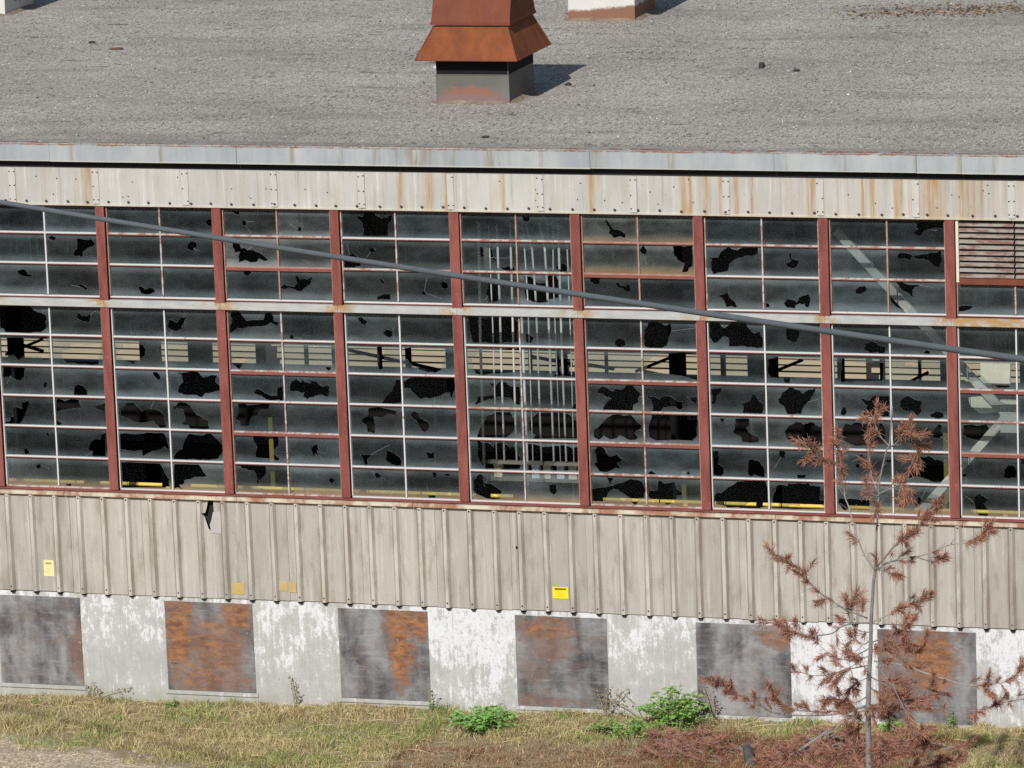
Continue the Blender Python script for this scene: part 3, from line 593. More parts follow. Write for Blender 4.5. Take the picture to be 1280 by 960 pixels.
# roof slab, gravel covered
MB().box(XL, XR, .02, 17.0, 6.74, 7.0).build('roof', M['gravel'], factory)
MB().box(XL, XR, -.02, .018, 6.70, 6.98).build('shadow_gap_board', M['dark'], factory)  # dark strip added for the shadow gap under the coping
MB().box(XL, -1.70, -.02, .12, 2.45, 6.22).build('blank_wall', M['siding'], factory)
MB().box(16.09, XR, -.02, .12, 2.455, 6.22).build('blank_wall', M['siding'], factory)
MB().box(XL, XR, .16, 16.9, 6.60, 6.737).build('ceiling', M['ceiling'], factory)
ge = MB(); gx = XL
while gx < XR - .05:                          # gravel banked up behind the coping lip
    x1 = min(XR, gx + .4); z0_, z1_ = [7.046 + .009 * mnoise.noise((q * 1.7, 0, 3)) for q in (gx, x1)]
    y0_, y1_ = [-.098 + .016 * mnoise.noise((q * 2.1, 4, 3)) for q in (gx, x1)]
    ge.add([(gx, y0_, 7.02), (x1, y1_, 7.02), (x1, y1_, z1_), (gx, y0_, z0_), (x1, .5, 7.003), (gx, .5, 7.003)], [(0, 1, 2, 3), (3, 2, 4, 5)])
    gx = x1
ge.build('gravel_bank', M['gravel'], factory)
# loose stones lying on the roof
st = MB()
for i in range(11000):
    x = R.uniform(-3.9, 15.5); y = .1 + 15.5 * R.random()
    s = R.uniform(.006, .015) * (1.7 if R.random() < .03 else 1)
    a = R.uniform(0, 6.28); c, sn = math.cos(a) * s, math.sin(a) * s
    mi = 0 if R.random() < .72 else (1 if R.random() < .86 else 2)
    st.add([(x + c, y + sn, 7.0), (x - sn, y + c, 7.0), (x - c, y - sn, 7.0), (x + sn, y - c, 7.0), (x + c * .3, y - sn * .3, 7.0 + s * .9)],
           [(0, 1, 4), (1, 2, 4), (2, 3, 4), (3, 0, 4)], mi)
st.build('loose_gravel', [simple('grey_pebble', (.35, .33, .295), .95, 0, .3, 9), M['tar'], M['pale_stone']], factory, 'stuff')

# coping strips butted end to end, the joints a little uneven
js = [XL, -11.6, -9.2, -6.8, -4.5, -2.2, -1.2, .98, 3.55, 5.70, 8.25, 10.62, 12.42, 12.98, 15.2, XR]
for i in range(len(js) - 1):
    a, b = js[i] + .002, js[i + 1] - .002
    dz = R.uniform(-.005, .005); dy = R.uniform(-.004, .004)
    cp = MB()
    n = max(2, int((b - a) / .25))
    for k in range(n):                      # slightly buckled top lip
        x0, x1 = a + (b - a) * k / n, a + (b - a) * (k + 1) / n
        w0, w1 = [.006 * mnoise.noise((q * 2.3, 5, 0)) for q in (x0, x1)]
        cp.add([(x0, -.140 + dy, 6.815 + dz), (x1, -.140 + dy, 6.815 + dz), (x1, -.140 + dy + w1 * .5, 7.035 + dz + w1), (x0, -.140 + dy + w0 * .5, 7.035 + dz + w0),
                (x0, .03, 7.045 + dz + w0), (x1, .03, 7.045 + dz + w1)], [(0, 1, 2, 3), (3, 2, 5, 4)])
    cp.box(a, b, -.136 + dy, -.10, 6.812 + dz, 6.830 + dz)
    cp.box(a, b, -.134 + dy, .03, 6.99, 7.030 + dz - .01)
    cp.box(a, b, -.1345 + dy, -.115, 6.83 + dz, 6.99)
    cp.build('coping_strip', M['coping'], factory)
# recessed board behind the shadow gap and the wall above the windows
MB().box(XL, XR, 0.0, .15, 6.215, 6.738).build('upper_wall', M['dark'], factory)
# fascia sheets with cover strips
ends = [XL, -12.8, -11.6, -10.4, -9.2, -8.0, -6.8, -5.6, -4.4, -3.2, -2.0, -.8, .40, 1.56, 2.79, 4.0, 5.18, 6.37, 7.55, 8.77, 9.97, 11.17, 12.38, 13.58, 14.8, 16.0, XR]
for i in range(len(ends) - 1):
    a, b = ends[i] + .002, ends[i + 1] - .002
    y = -.035 + R.uniform(-.003, .003)
    f = MB()
    f.box(a, b, y, -.001, 6.235, 6.715)
    f.box(a, b, y - .036, y - .001, 6.228, 6.240)
    p = f.build('fascia_sheet', M['fascia'], factory)
    if i:
        s = MB().box(ends[i] - .045, ends[i] + .045, -.049, -.0385, 6.252, 6.709)
        s.build('cover_strip', M['cover'], factory)
sc = MB()
def screw(x, y, z, r=.011):
    sc.add([(x - r, y, z - r * .4), (x, y, z - r), (x + r, y, z - r * .4), (x + r, y, z + r * .4), (x, y, z + r), (x - r, y, z + r * .4), (x, y - .008, z)],
           [(0, 1, 6), (1, 2, 6), (2, 3, 6), (3, 4, 6), (4, 5, 6), (5, 0, 6)])
x = XL + .1
while x < XR:
    screw(x + R.uniform(-.015, .015), -.0505, 6.278 + R.uniform(-.006, .006), .018)
    x += .284
for e in ends[1:-1]:
    for z in (6.30, 6.47, 6.66):
        for dx in (-.032, .032):
            if R.random() < .8:
                screw(e + dx, -.0495, z + R.uniform(-.01, .01), .011)
for k in range(40):
    screw(R.uniform(0, 14), -.0395, R.uniform(6.33, 6.68), .009)
sc.build('fascia_screws', M['screw'], factory, 'stuff')

# mullions
for k in range(-1, 11):
    x = k * PITCH
    w = .061 + R.uniform(-.003, .003)
    mb = MB()
    mb.box(x - w, x + w, -.058, -.046, 2.462, 6.222)
    mb.box(x - .022, x + .022, -.046, .12, 2.462, 6.222)
    mb.box(x - w, x + w, .005, .017, 2.462, 6.222)
    mb.build('mullion', M['red'], factory)

# windows
HBARS = [5.851, 5.448, 5.018, 4.492, 4.084, 3.681, 3.274, 2.861, 2.462]
RUSTBAR = {(2, 1): 2, (5, 0): 2, (5, 1): 2, (5, 4): 1, (5, 6): 1, (5, 5): 1, (5, 7): 1, (2, 4): 1, (2, 6): 1, (8, 1): 2, (8, 4): 1, (8, 6): 2, (8, 5): 1, (4, 0): 1, (4, 1): 1, (6, 0): 1, (7, 0): 1, (7, 1): 1, (2, 0): 1, (2, 8): 1, (5, 8): 1, (0, 8): 1, (1, 0): 1, (3, 1): 1, (4, 5): 1}
THICK = {(2, 1), (2, 4), (2, 6), (5, 1), (5, 4), (5, 6), (8, 4), (8, 6)}
VRUST = {(1, 0): 1, (2, 0): 2, (4, 0): 2, (5, 0): 2, (7, 0): 2, (0, 0): 0, (5, 1): 1, (4, 1): 1, (2, 1): 1, (6, 0): 1}
SM = [M['sash'], M['sash_worn'], M['sash_rust']]
bar_mesh = {}
def hbar(kind, thick):
    k = (kind, thick)
    if k not in bar_mesh:
        b = MB(); L = .731
        b.box(-L, L, -.004, .012, -.004, .0125, 0)
        b.box(-L, L, .012, .052, .002, .0115, 0)
        if thick:
            b.box(-L, L, -.006, .012, -.042, -.0045, 1)
        else:
            b.box(-L, L, -.001, .026, -.016, -.0045, 1)
        bar_mesh[k] = b.mesh('glazing_bar', [SM[kind], M['under']])
    return bar_mesh[k]
def vbar(kind, z0, z1):
    k = (kind, z0, z1)
    if k not in bar_mesh:
        b = MB()
        b.box(-.0095, .0095, -.001, .010, z0, z1, 0)
        b.box(-.005, .005, .010, .050, z0, z1, 0)
        bar_mesh[k] = b.mesh('glazing_bar', [SM[kind]])
    return bar_mesh[k]
def pane_mesh(w, h, holes, mats):
    """a sheet of glass 5 mm thick, w by h, with holes knocked out (holes: point lists in metres)"""
    hx, hz = w / 2, h / 2
    pts = [Vector((-hx, -hz)), Vector((hx, -hz)), Vector((hx, hz)), Vector((-hx, hz))]
    edges = [(0, 1), (1, 2), (2, 3), (3, 0)]
    polys = []
    for H in holes:
        P = []
        n = len(H)
        for i in range(n):                                   # add small splinters between the corners
            a, b = Vector(H[i]), Vector(H[(i + 1) % n])
            P.append(a)
            d = b - a; nrm = Vector((-d.y, d.x)).normalized() if d.length > 1e-6 else Vector((0, 1))
            if d.length > .09 and R.random() < .8:
                P.append(a + d * R.uniform(.25, .42) + nrm * R.uniform(-.006, .010))
                P.append(a + d * R.uniform(.50, .62) + nrm * R.uniform(-.014, .014))
            elif d.length > .045 and R.random() < .6:
                P.append(a + d * R.uniform(.3, .7) + nrm * R.uniform(-.009, .009))
        P = [Vector((max(-hx - .03, min(hx + .03, q.x)), max(-hz - .03, min(hz + .03, q.y)))) for q in P]
        o = len(pts)
        pts += P
        edges += [(o + i, o + (i + 1) % len(P)) for i in range(len(P))]
        polys.append(P)
    vs, es, fs, *_ = delaunay_2d_cdt(pts, edges, [], 0, 1e-5)
    def inside(c, P):
        r = False; j = len(P) - 1
        for i in range(len(P)):
            if (P[i].y > c.y) != (P[j].y > c.y) and c.x < (P[j].x - P[i].x) * (c.y - P[i].y) / (P[j].y - P[i].y) + P[i].x:
                r = not r
            j = i
        return r
    keep = []
    for f in fs:
        c = (vs[f[0]] + vs[f[1]] + vs[f[2]]) / 3
        if abs(c.x) > hx or abs(c.y) > hz or any(inside(c, P) for P in polys):
            continue
        keep.append(tuple(f))
    count = {}
    for f in keep:
        for i in range(3):
            e = (f[i], f[(i + 1) % 3])
            count[e] = 1
    rim = [e for e in count if (e[1], e[0]) not in count]
    b = MB()
    n = len(vs); t = .0025
    b.v = [(q.x, -t, q.y) for q in vs] + [(q.x, t, q.y) for q in vs]
    for f in keep:
        ar = (vs[f[1]] - vs[f[0]]).cross(vs[f[2]] - vs[f[0]])
        f2 = f if ar > 0 else f[::-1]
        b.f.append(f2); b.mi.append(0)
        b.f.append(tuple(i + n for i in f2[::-1])); b.mi.append(0)
    for a, c in rim:
        outer = (abs(abs(vs[a].x) - hx) < 1e-4 and abs(vs[a].x - vs[c].x) < 1e-4) or (abs(abs(vs[a].y) - hz) < 1e-4 and abs(vs[a].y - vs[c].y) < 1e-4)
        b.f.append((a, c, c + n, a + n)); b.mi.append(0 if outer else 1)
    for P in polys:                                        # cracks running out from the breaks
        ctr = sum(P, Vector((0, 0))) / len(P)
        for _ in range(R.choice((0, 0, 1, 1, 2))):
            q = R.choice(P); d = (q - ctr)
            if d.length < .01 or abs(q.x) > hx or abs(q.y) > hz:
                continue
            d = (d.normalized() + Vector((R.gauss(0, .35), R.gauss(0, .35)))).normalized()
            L = R.uniform(.06, .34)
            for _k in range(2):
                e = q + d * L * .5
                if abs(e.x) > hx - .01 or abs(e.y) > hz - .01 or any(inside((q + e) / 2, Q) for Q in polys):
                    break
                s = Vector((-d.y, d.x)) * .0010
                o = len(b.v)
                b.v += [((q - s).x, -t - .0006, (q - s).y), ((q + s).x, -t - .0006, (q + s).y), ((e + s).x, -t - .0006, (e + s).y), ((e - s).x, -t - .0006, (e - s).y)]
                b.f.append((o, o + 3, o + 2, o + 1)); b.mi.append(1)
                q = e; d = (d + Vector((R.gauss(0, .10), R.gauss(0, .10)))).normalized()
    return b.mesh('pane', mats)
whole = {}
HAZY = {(4, 0), (4, 1), (5, 0), (5, 1)}                   # (half-bay column, row)
TAN = {(10, 0), (11, 0), (10, 1), (11, 1)}
for bay in BAYS:
    x0 = bay * PITCH; xc = x0 + .8
    fr = MB()                                             # the window frame: jambs, head and sill bars
    topz = 6.222 if bay != 8 else 5.43
    fr.box(x0 + .068, x0 + .081, -.012, .045, 2.48, 4.888, 0)
    fr.box(x0 + .068, x0 + .081, -.012, .045, 5.04, topz, 1)
    fr.box(x0 + 1.519, x0 + 1.533, -.008, .045, 2.48, 4.888, 1)
    fr.box(x0 + 1.519, x0 + 1.533, -.008, .045, 5.04, topz, 1)
    fr.box(x0 + .0805, x0 + 1.5195, .0, .045, *((6.200, 6.2215) if bay != 8 else (5.400, 5.416)), 2)
    fr.box(x0 + .084, x0 + 1.518, .0, .045, 4.872, 4.888, 2)
    win = fr.build('window', [M['sash'] if bay not in (2, 5) else M['sash_rust'], M['sash_rust'] if bay not in (6, 3) else M['sash_worn'], M['under']], factory)
    for j, z in enumerate(HBARS):
        if bay == 8 and j == 0:
            continue
        o = link('glazing_bar', hbar(RUSTBAR.get((bay, j), 0), (bay, j) in THICK), win, None, (xc, 0, z + R.uniform(-.002, .002)))
    for half, (z0, z1) in enumerate(((5.04, topz), (2.482, 4.872))):
        link('glazing_bar', vbar(VRUST.get((bay, half), 1 if half == 0 else 0), z0, z1), win, None, (xc + R.uniform(-.003, .003), -.0015, 0))
    for h in (0, 1):
        for r, (zt, zb) in enumerate(ROWS):
            if bay == 8 and r < 2:
                continue
            c = bay * 2 + h
            w, hh = .72, zt - zb - .012
            xcen = x0 + .075 + .36 if h == 0 else x0 + 1.6 - .075 - .36
            zcen = (zt + zb) / 2
            gm = M['glass']
            if r == 8: gm = M['glass_brown']
            elif (c, r) in TAN: gm = M['glass_tan']
            elif (c, r) in HAZY: gm = M['glass_hazy']
            hs = HOLES.get((c, r))
            if hs:
                off = (c * .8 + .4) - xcen
                me = pane_mesh(w, hh, [[(px * .004 + off, pz * .004) for px, pz in H] for H in hs], [gm, M['broken_edge']])
            else:
                k = (round(hh, 3), gm.name)
                if k not in whole:
                    whole[k] = pane_mesh(w, hh, [], [gm, M['broken_edge']])
                me = whole[k]
            o = link('pane', me, win, None, (xcen, GY, zcen))
            o.rotation_euler = (R.uniform(-.006, .006), 0, R.uniform(-.004, .004))
# transom bands between the mullions
for bay in BAYS:
    x0 = bay * PITCH
    t = MB()
    t.box(x0 + .002, x0 + 1.598, -.072, -.060, 4.897, 4.985)
    t.box(x0 + .068, x0 + 1.532, -.0605, .08, 4.892, 4.904)
    t.box(x0 + .068, x0 + 1.532, -.0605, .08, 4.977, 4.989)
    t.build('transom_rail', M['transom'], factory)
for x in [-13.5, -11.1, -8.7, -6.3, -3.9, -1.5, .9, 3.3, 5.7, 8.1, 10.5, 12.9, 15.3]:
    s = MB().hexa([(x + .002, -.085, 2.375), (x + 2.396, -.085, 2.375), (x + 2.396, .02, 2.375), (x + .002, .02, 2.375)],
                  [(x + .002, -.075, 2.418), (x + 2.396, -.075, 2.418), (x + 2.396, .02, 2.438), (x + .002, .02, 2.438)])
    s.build('sill_flashing', M['flash'], factory)
MB().box(XL, XR, -.068, .02, 2.4385, 2.452).build('sill_angle', M['under'], factory)
# louvre in the top of the right-hand bay
lx0, lx1 = 8 * PITCH + .07, 9 * PITCH - .07
lf = MB()
lf.box(lx0, lx0 + .035, -.035, .05, 5.44, 6.222, 0); lf.box(lx1 - .035, lx1, -.035, .05, 5.44, 6.222, 0)
lf.box(lx0 + .036, lx1 - .036, -.045, .05, 5.418, 5.492, 1)
lf.box(lx0 + .80 - .07 - .008, lx0 + .80 - .07 + .008, .0, .05, 5.493, 6.222, 2)
lou = lf.build('louver', [M['cream'], M['rust_brown'], M['black']], factory)
for k in range(10):
    z = 5.502 + k * .0715
    for a, b in ((lx0 + .037, lx0 + .720), (lx0 + .740, lx1 - .037)):
        sl = MB().add([(a, -.032, z), (b, -.032, z), (b, .03, z + .046), (a, .03, z + .046), (a, -.026, z - .004), (b, -.026, z - .004), (b, .036, z + .042), (a, .036, z + .042)],
                      [(0, 1, 2, 3), (7, 6, 5, 4), (0, 4, 5, 1), (3, 2, 6, 7), (0, 3, 7, 4), (1, 5, 6, 2)])
        o = sl.build('slat', M['louver'], lou)
MB().box(lx0, lx1, .06, .07, 5.44, 6.2).build('louver_backing', M['dark'], factory)

# ribbed siding sheets
RIB0, RIBP = .077, .3355
def profile(x):
    k = round((x - RIB0) / RIBP); d = abs(x - (RIB0 + k * RIBP))
    return -.042 if d < .020 else (-.042 + .042 * (d - .020) / .030 if d < .050 else 0.0)
def siding(xa, xb, holes=()):
    pts = []; xsb = {xa, xb}
    k0 = math.floor((xa - RIB0) / RIBP) - 1
    for k in range(k0, k0 + 8):
        for d in (-.0501, -.020, .020, .0501):
            q = RIB0 + k * RIBP + d
            if xa < q < xb:
                xsb.add(q)
    xsb = sorted(xsb)
    zb, zt = 1.055 + R.uniform(-.006, .006), 2.372 + R.uniform(-.006, .004)
    zs = [zb, zb + .3, zb + .65, zb + 1.0, zt]
    pts = [Vector((q, z)) for z in zs for q in xsb]
    n = len(xsb)
    edges = [(j * n + i, (j + 1) * n + i) for j in range(len(zs) - 1) for i in range(n)] + [(j * n + i, j * n + i + 1) for j in range(len(zs)) for i in range(n - 1)]
    polys = []
    for H in holes:
        o = len(pts); P = [Vector(q) for q in H]
        pts += P; edges += [(o + i, o + (i + 1) % len(P)) for i in range(len(P))]; polys.append(P)
    vs, es, fs, *_ = delaunay_2d_cdt(pts, edges, [], 0, 1e-5)
    def inside(c, P):
        r = False; j = len(P) - 1
        for i in range(len(P)):
            if (P[i].y > c.y) != (P[j].y > c.y) and c.x < (P[j].x - P[i].x) * (c.y - P[i].y) / (P[j].y - P[i].y) + P[i].x:
                r = not r
            j = i
        return r
    b = MB(); y0 = -.022 + R.uniform(-.004, .002)
    nv = len(vs)
    wv = [.004 * mnoise.noise((q.x * 2.0, q.y * 1.2, 2)) for q in vs]
    b.v = [(q.x, y0 + profile(q.x) + w, q.y) for q, w in zip(vs, wv)] + [(q.x, y0 + profile(q.x) + w + .007, q.y) for q, w in zip(vs, wv)]
    cnt = set()
    for f in fs:
        c = sum((vs[i] for i in f), Vector((0, 0))) / len(f)
        if any(inside(c, P) for P in polys) or c.y > zt or c.x < xa or c.x > xb:
            continue
        f = tuple(f)
        ar = sum(vs[f[i]].cross(vs[f[(i + 1) % len(f)]]) for i in range(len(f)))
        if ar < 0: f = f[::-1]
        b.f.append(f); b.f.append(tuple(i + nv for i in f[::-1])); b.mi += [0, 0]
        for i in range(len(f)):
            cnt.add((f[i], f[(i + 1) % len(f)]))
    for a, c in list(cnt):
        if (c, a) not in cnt:
            b.f.append((a, c, c + nv, a + nv)[::-1]); b.mi.append(0)
    return b.build('siding_sheet', M['siding'], factory)
TEAR = [(2.893, 2.40), (3.059, 2.40), (3.047, 2.226), (2.947, 2.203), (2.921, 2.102), (2.895, 2.031), (2.908, 1.951), (2.873, 1.98), (2.856, 2.04), (2.829, 2.129), (2.79, 2.183), (2.837, 2.189), (2.862, 2.26)]
CHIP = [(7.045, 1.885), (7.075, 1.895), (7.083, 1.865), (7.06, 1.845)]
xa = RIB0 - .14 - RIBP * 42
while xa < XR:
    xb = xa + 3 * RIBP
    hs = [H for H in (TEAR, CHIP) if xa < H[0][0] < xb]
    siding(xa + .0015, xb - .0015, hs)
    xa = xb
pr = MB()
k = -41
while RIB0 + k * RIBP < XR:
    x = RIB0 + k * RIBP
    for z in (1.115, 2.335):
        r = .010
        pr.add([(x - r, -.0665, z - r), (x + r, -.0665, z - r), (x + r, -.0665, z + r), (x - r, -.0665, z + r), (x, -.074, z)], [(0, 1, 4), (1, 2, 4), (2, 3, 4), (3, 0, 4)])
    k += 1
cl = MB()  # black blocks added for the shadow notch below each rib
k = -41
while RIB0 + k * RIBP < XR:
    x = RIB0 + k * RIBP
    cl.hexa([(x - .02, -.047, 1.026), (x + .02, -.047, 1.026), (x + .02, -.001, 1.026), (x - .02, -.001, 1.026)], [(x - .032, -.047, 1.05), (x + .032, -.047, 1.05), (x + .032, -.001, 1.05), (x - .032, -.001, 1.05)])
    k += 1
cl.build('rib_shadow_notches', M['black'], factory, 'stuff')
pr.build('siding_screws', M['screw'], factory, 'stuff')
# pale torn flap of siding, laid in front of the sheet beside the tear
tq = [(2.912, 1.93), (3.052, 1.92), (3.056, 2.222), (2.95, 2.200), (2.924, 2.10), (2.898, 2.035), (2.916, 1.96)]
MB().add([(x, -.0345, z) for x, z in tq] + [(x, -.0295, z) for x, z in tq], [tuple(range(7)), tuple(range(13, 6, -1))] + [((i + 1) % 7, i, 7 + i, 7 + (i + 1) % 7) for i in range(7)]).build('torn_sheet', M['tornsheet'], factory)
MB().box(XL, XR, .06, .20, 1.05, 2.40).build('lower_wall', M['dark'], factory)  # coloured near-black so the tear in the siding reads as shaded depth
# foundation
fd = MB().box(XL, XR, .0, .25, -1.2, 1.045)
fd.build('foundation_wall', M['foundation'], factory)
# plywood sheets over the basement windows: each with its own weathering
PLY = [
 (-.16, 1.17, [(1.0, .62, .14, .40, .55), (.9, .3, .1, .1, .4)], 1.0, 'grey plywood sheet with a brown right edge'),
 (2.20, 1.22, [(.14, .4, .17, .42, 1.0), (.6, .5, .34, .36, .75), (.82, .12, .18, .2, .9), (.45, .85, .5, .2, .7), (.2, .08, .16, .12, .9)], .95, 'plywood sheet weathered orange over most of its face'),
 (4.60, 1.22, [(.74, .14, .24, .22, .9), (.69, .5, .15, .36, 1.0), (.93, .1, .12, .22, .95), (.66, .8, .1, .15, .5)], .95, 'grey plywood sheet with an orange flame-shaped stain on its right'),
 (7.00, 1.22, [(.33, .14, .34, .17, .75), (.4, .34, .3, .16, .45), (.2, .94, .6, .06, .5), (.2, .62, .2, .14, .35)], .9, 'dark grey plywood sheet with a brown top left'),
 (9.40, 1.23, [(.85, .14, .22, .12, .7)], 1.05, 'slate grey plywood sheet behind the dead tree, left one'),
 (11.76, 1.26, [(.56, .32, .27, .34, .95), (.18, .62, .3, .25, .5), (.5, .05, .45, .05, .5), (.1, .2, .2, .2, .4)], .95, 'plywood sheet with an ochre patch, behind the tree'),
]
for i, (x0, w, blobs, dk, lab) in enumerate(PLY):
    z0 = -.215 + R.uniform(-.006, .006)
    o = MB().box(x0, x0 + w, -.014, -.001, z0, z0 + 1.195).build('plywood_board', plywood(x0, z0, w, 1.195, blobs, i + 1, dk), factory)
    o['label'] = lab
    MB().box(x0 - .03, x0 + w + .03, -.022, -.001, z0 - .055, z0 - .004).build('window_sill', M['foundation'], factory)
# paper stickers on the siding
def sticker(x0, x1, z0, z1, cols, tear=0.0):
    y = -.0285
    b = MB()
    b.box(x0, x1, y - .0015, y, z0, z1, 0)
    w, h = x1 - x0, z1 - z0
    if cols == 'bright':
        b.box(x0 + w * .13, x1 - w * .13, y - .0028, y - .0016, z1 - h * .26, z1 - h * .10, 1)
        for k in range(4):
            zz = z1 - h * (.40 + .13 * k)
            b.box(x0 + w * .12, x1 - w * R.uniform(.12, .3), y - .0028, y - .0016, zz - h * .025, zz + h * .012, 2)
    if cols == 'pale':
        b.box(x0 + w * .18, x1 - w * .22, y - .0028, y - .0016, z1 - h * .25, z1 - h * .14, 1)
        for k in range(4):
            zz = z1 - h * (.40 + .13 * k)
            b.box(x0 + w * .2, x1 - w * R.uniform(.2, .4), y - .0028, y - .0016, zz - h * .018, zz + h * .012, 2)
    return b
def sticker_mats(c, ink, faint):
    return [simple('sticker_paper', c, .6, 0, .12, 18), simple('sticker_heading', ink, .6, 0, .1), simple('sticker_print', faint, .6, 0, .1)]
tag(sticker(7.525, 7.733, 1.225, 1.378, 'bright').build('warning_sticker', sticker_mats((.83, .70, .02), (.16, .12, .01), (.55, .44, .02))), 'bright yellow warning sticker with a dark heading low on the ribbed siding', 'sticker')
tag(sticker(.537, .680, 1.262, 1.478, 'pale').build('warning_sticker', sticker_mats((.78, .68, .34), (.38, .27, .13), (.56, .43, .18))), 'faded cream yellow upright notice on the siding above the leftmost board', 'sticker')
tag(sticker(3.165, 3.335, 1.118, 1.270, 'plain').build('faded_sticker', sticker_mats((.48, .36, .13), (.4, .3, .1), (.4, .3, .1))), 'blank mustard sticker remnant above the orange weathered board', 'sticker')
ts = MB()
ts.add([(3.80, -.0302, 1.19), (3.93, -.0302, 1.175), (3.935, -.0302, 1.275), (3.91, -.0302, 1.31), (3.80, -.0302, 1.325), (3.80, -.0285, 1.19), (3.93, -.0285, 1.175), (3.935, -.0285, 1.275), (3.91, -.0285, 1.31), (3.80, -.0285, 1.325)],
       [(0, 1, 2, 3, 4), (0, 5, 6, 1), (1, 6, 7, 2), (2, 7, 8, 3), (3, 8, 9, 4), (4, 9, 5, 0)])
ts.add([(3.94, -.0302, 1.17), (4.05, -.0302, 1.165), (4.055, -.0302, 1.31), (3.955, -.0302, 1.318), (3.94, -.0285, 1.17), (4.05, -.0285, 1.165), (4.055, -.0285, 1.31), (3.955, -.0285, 1.318)],
       [(0, 1, 2, 3), (0, 4, 5, 1), (1, 5, 6, 2), (2, 6, 7, 3), (3, 7, 4, 0)])
tag(ts.build('faded_sticker', [simple('torn_paper', (.47, .36, .16), .7, 0, .2, 14)]), 'wide torn tan sticker remnant left of the flame-stained grey board', 'sticker')

# ------------------------------------------------------------------ inside the hall
MB().box(XL, XR, .25, 17, -.3, 0).build('hall_floor', M['floor'], factory)
MB().box(XL - .2, XL, -.1, 17, -1, 6.9).build('side_wall', M['hall'], factory)
MB().box(XR, XR + .2, -.1, 17, -1, 6.9).build('side_wall', M['hall'], factory)
SB, ST = .84, 1.20
MB().box(XL, XR, 15.5, 15.7, -.9, SB).build('back_wall', M['hall'], factory)
MB().box(XL, XR, 15.5, 15.7, ST, 6.73).build('back_wall', M['hall'], factory)
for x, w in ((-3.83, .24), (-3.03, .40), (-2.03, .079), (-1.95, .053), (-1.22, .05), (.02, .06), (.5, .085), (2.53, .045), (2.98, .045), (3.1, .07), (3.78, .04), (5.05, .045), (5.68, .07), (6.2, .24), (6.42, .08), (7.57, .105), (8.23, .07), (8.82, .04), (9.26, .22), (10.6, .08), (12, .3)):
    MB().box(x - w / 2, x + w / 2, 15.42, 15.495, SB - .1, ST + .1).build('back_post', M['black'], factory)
for a, b in (((-5.689, 1.235), (-6.35, .967)), ((-6.239, 1.182), (-5.686, 1.036)), ((-.5, 1.19), (1.077, .89)), ((2.593, 1.15), (3.269, 1.041)), ((3.466, 1.046), (3.949, .981)), ((5.05, 1.26), (4.3, .95)), ((4.38, .966), (5.4, .776)), ((8.991, 1.055), (8.64, .87)), ((7.0, 1.2), (6.3, .9))):
    MB().bar((a[0], 15.3, a[1]), (b[0], 15.3, b[1]), .045, .05).build('back_brace', M['black'], factory)
# trusses under the ceiling, columns, dark in the hall
for x in (-6.4, -1.6, 3.2, 8.0, 12.8):
    for y in (4.5, 9.5):
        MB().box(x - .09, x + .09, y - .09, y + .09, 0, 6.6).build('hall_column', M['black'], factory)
for y in (4.5, 9.5):
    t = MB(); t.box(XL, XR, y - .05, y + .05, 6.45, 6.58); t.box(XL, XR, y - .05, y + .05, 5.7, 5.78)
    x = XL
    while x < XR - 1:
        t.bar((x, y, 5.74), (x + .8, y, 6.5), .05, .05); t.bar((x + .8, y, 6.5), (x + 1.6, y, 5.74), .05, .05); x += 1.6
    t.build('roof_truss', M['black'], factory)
# yellow guard rail behind the glass
gr = MB()
for a, b in ((-1.4, .92), (1.15, 2.02), (2.42, 6.35), (6.55, 6.85), (8.05, 10.08), (10.17, 11.08), (11.28, 12.0), (12.15, 15.5)):
    gr.tube([(a, .6, 2.398), (b, .6, 2.396)], .024, 8)
rail = gr.build('guard_rail', M['yellow'], factory)
for x in (-.4, 2.1, 4.05, 6.4, 9.15, 11.15, 13.3):
    MB().box(x - .03, x + .03, .58, .62, 0, 2.37).build('rail_post', M['yellow'], rail)
for x, z0, z1 in ((3.42, 2.42, 3.25), (12.46, 2.42, 3.3), (9.02, 2.42, 2.70)):
    MB().box(x - .03, x + .03, 1.0, 1.05, 0, z1).build('safety_post', M['shaded_yellow_post'], factory)
MB().box(-5, 12.5, 5.0, 5.12, 2.20, 2.46).build('crane_beam', M['crane'], factory)
MB().box(-5, 12.5, 8.0, 8.1, 1.05, 1.25).build('crane_beam', M['crane'], factory)
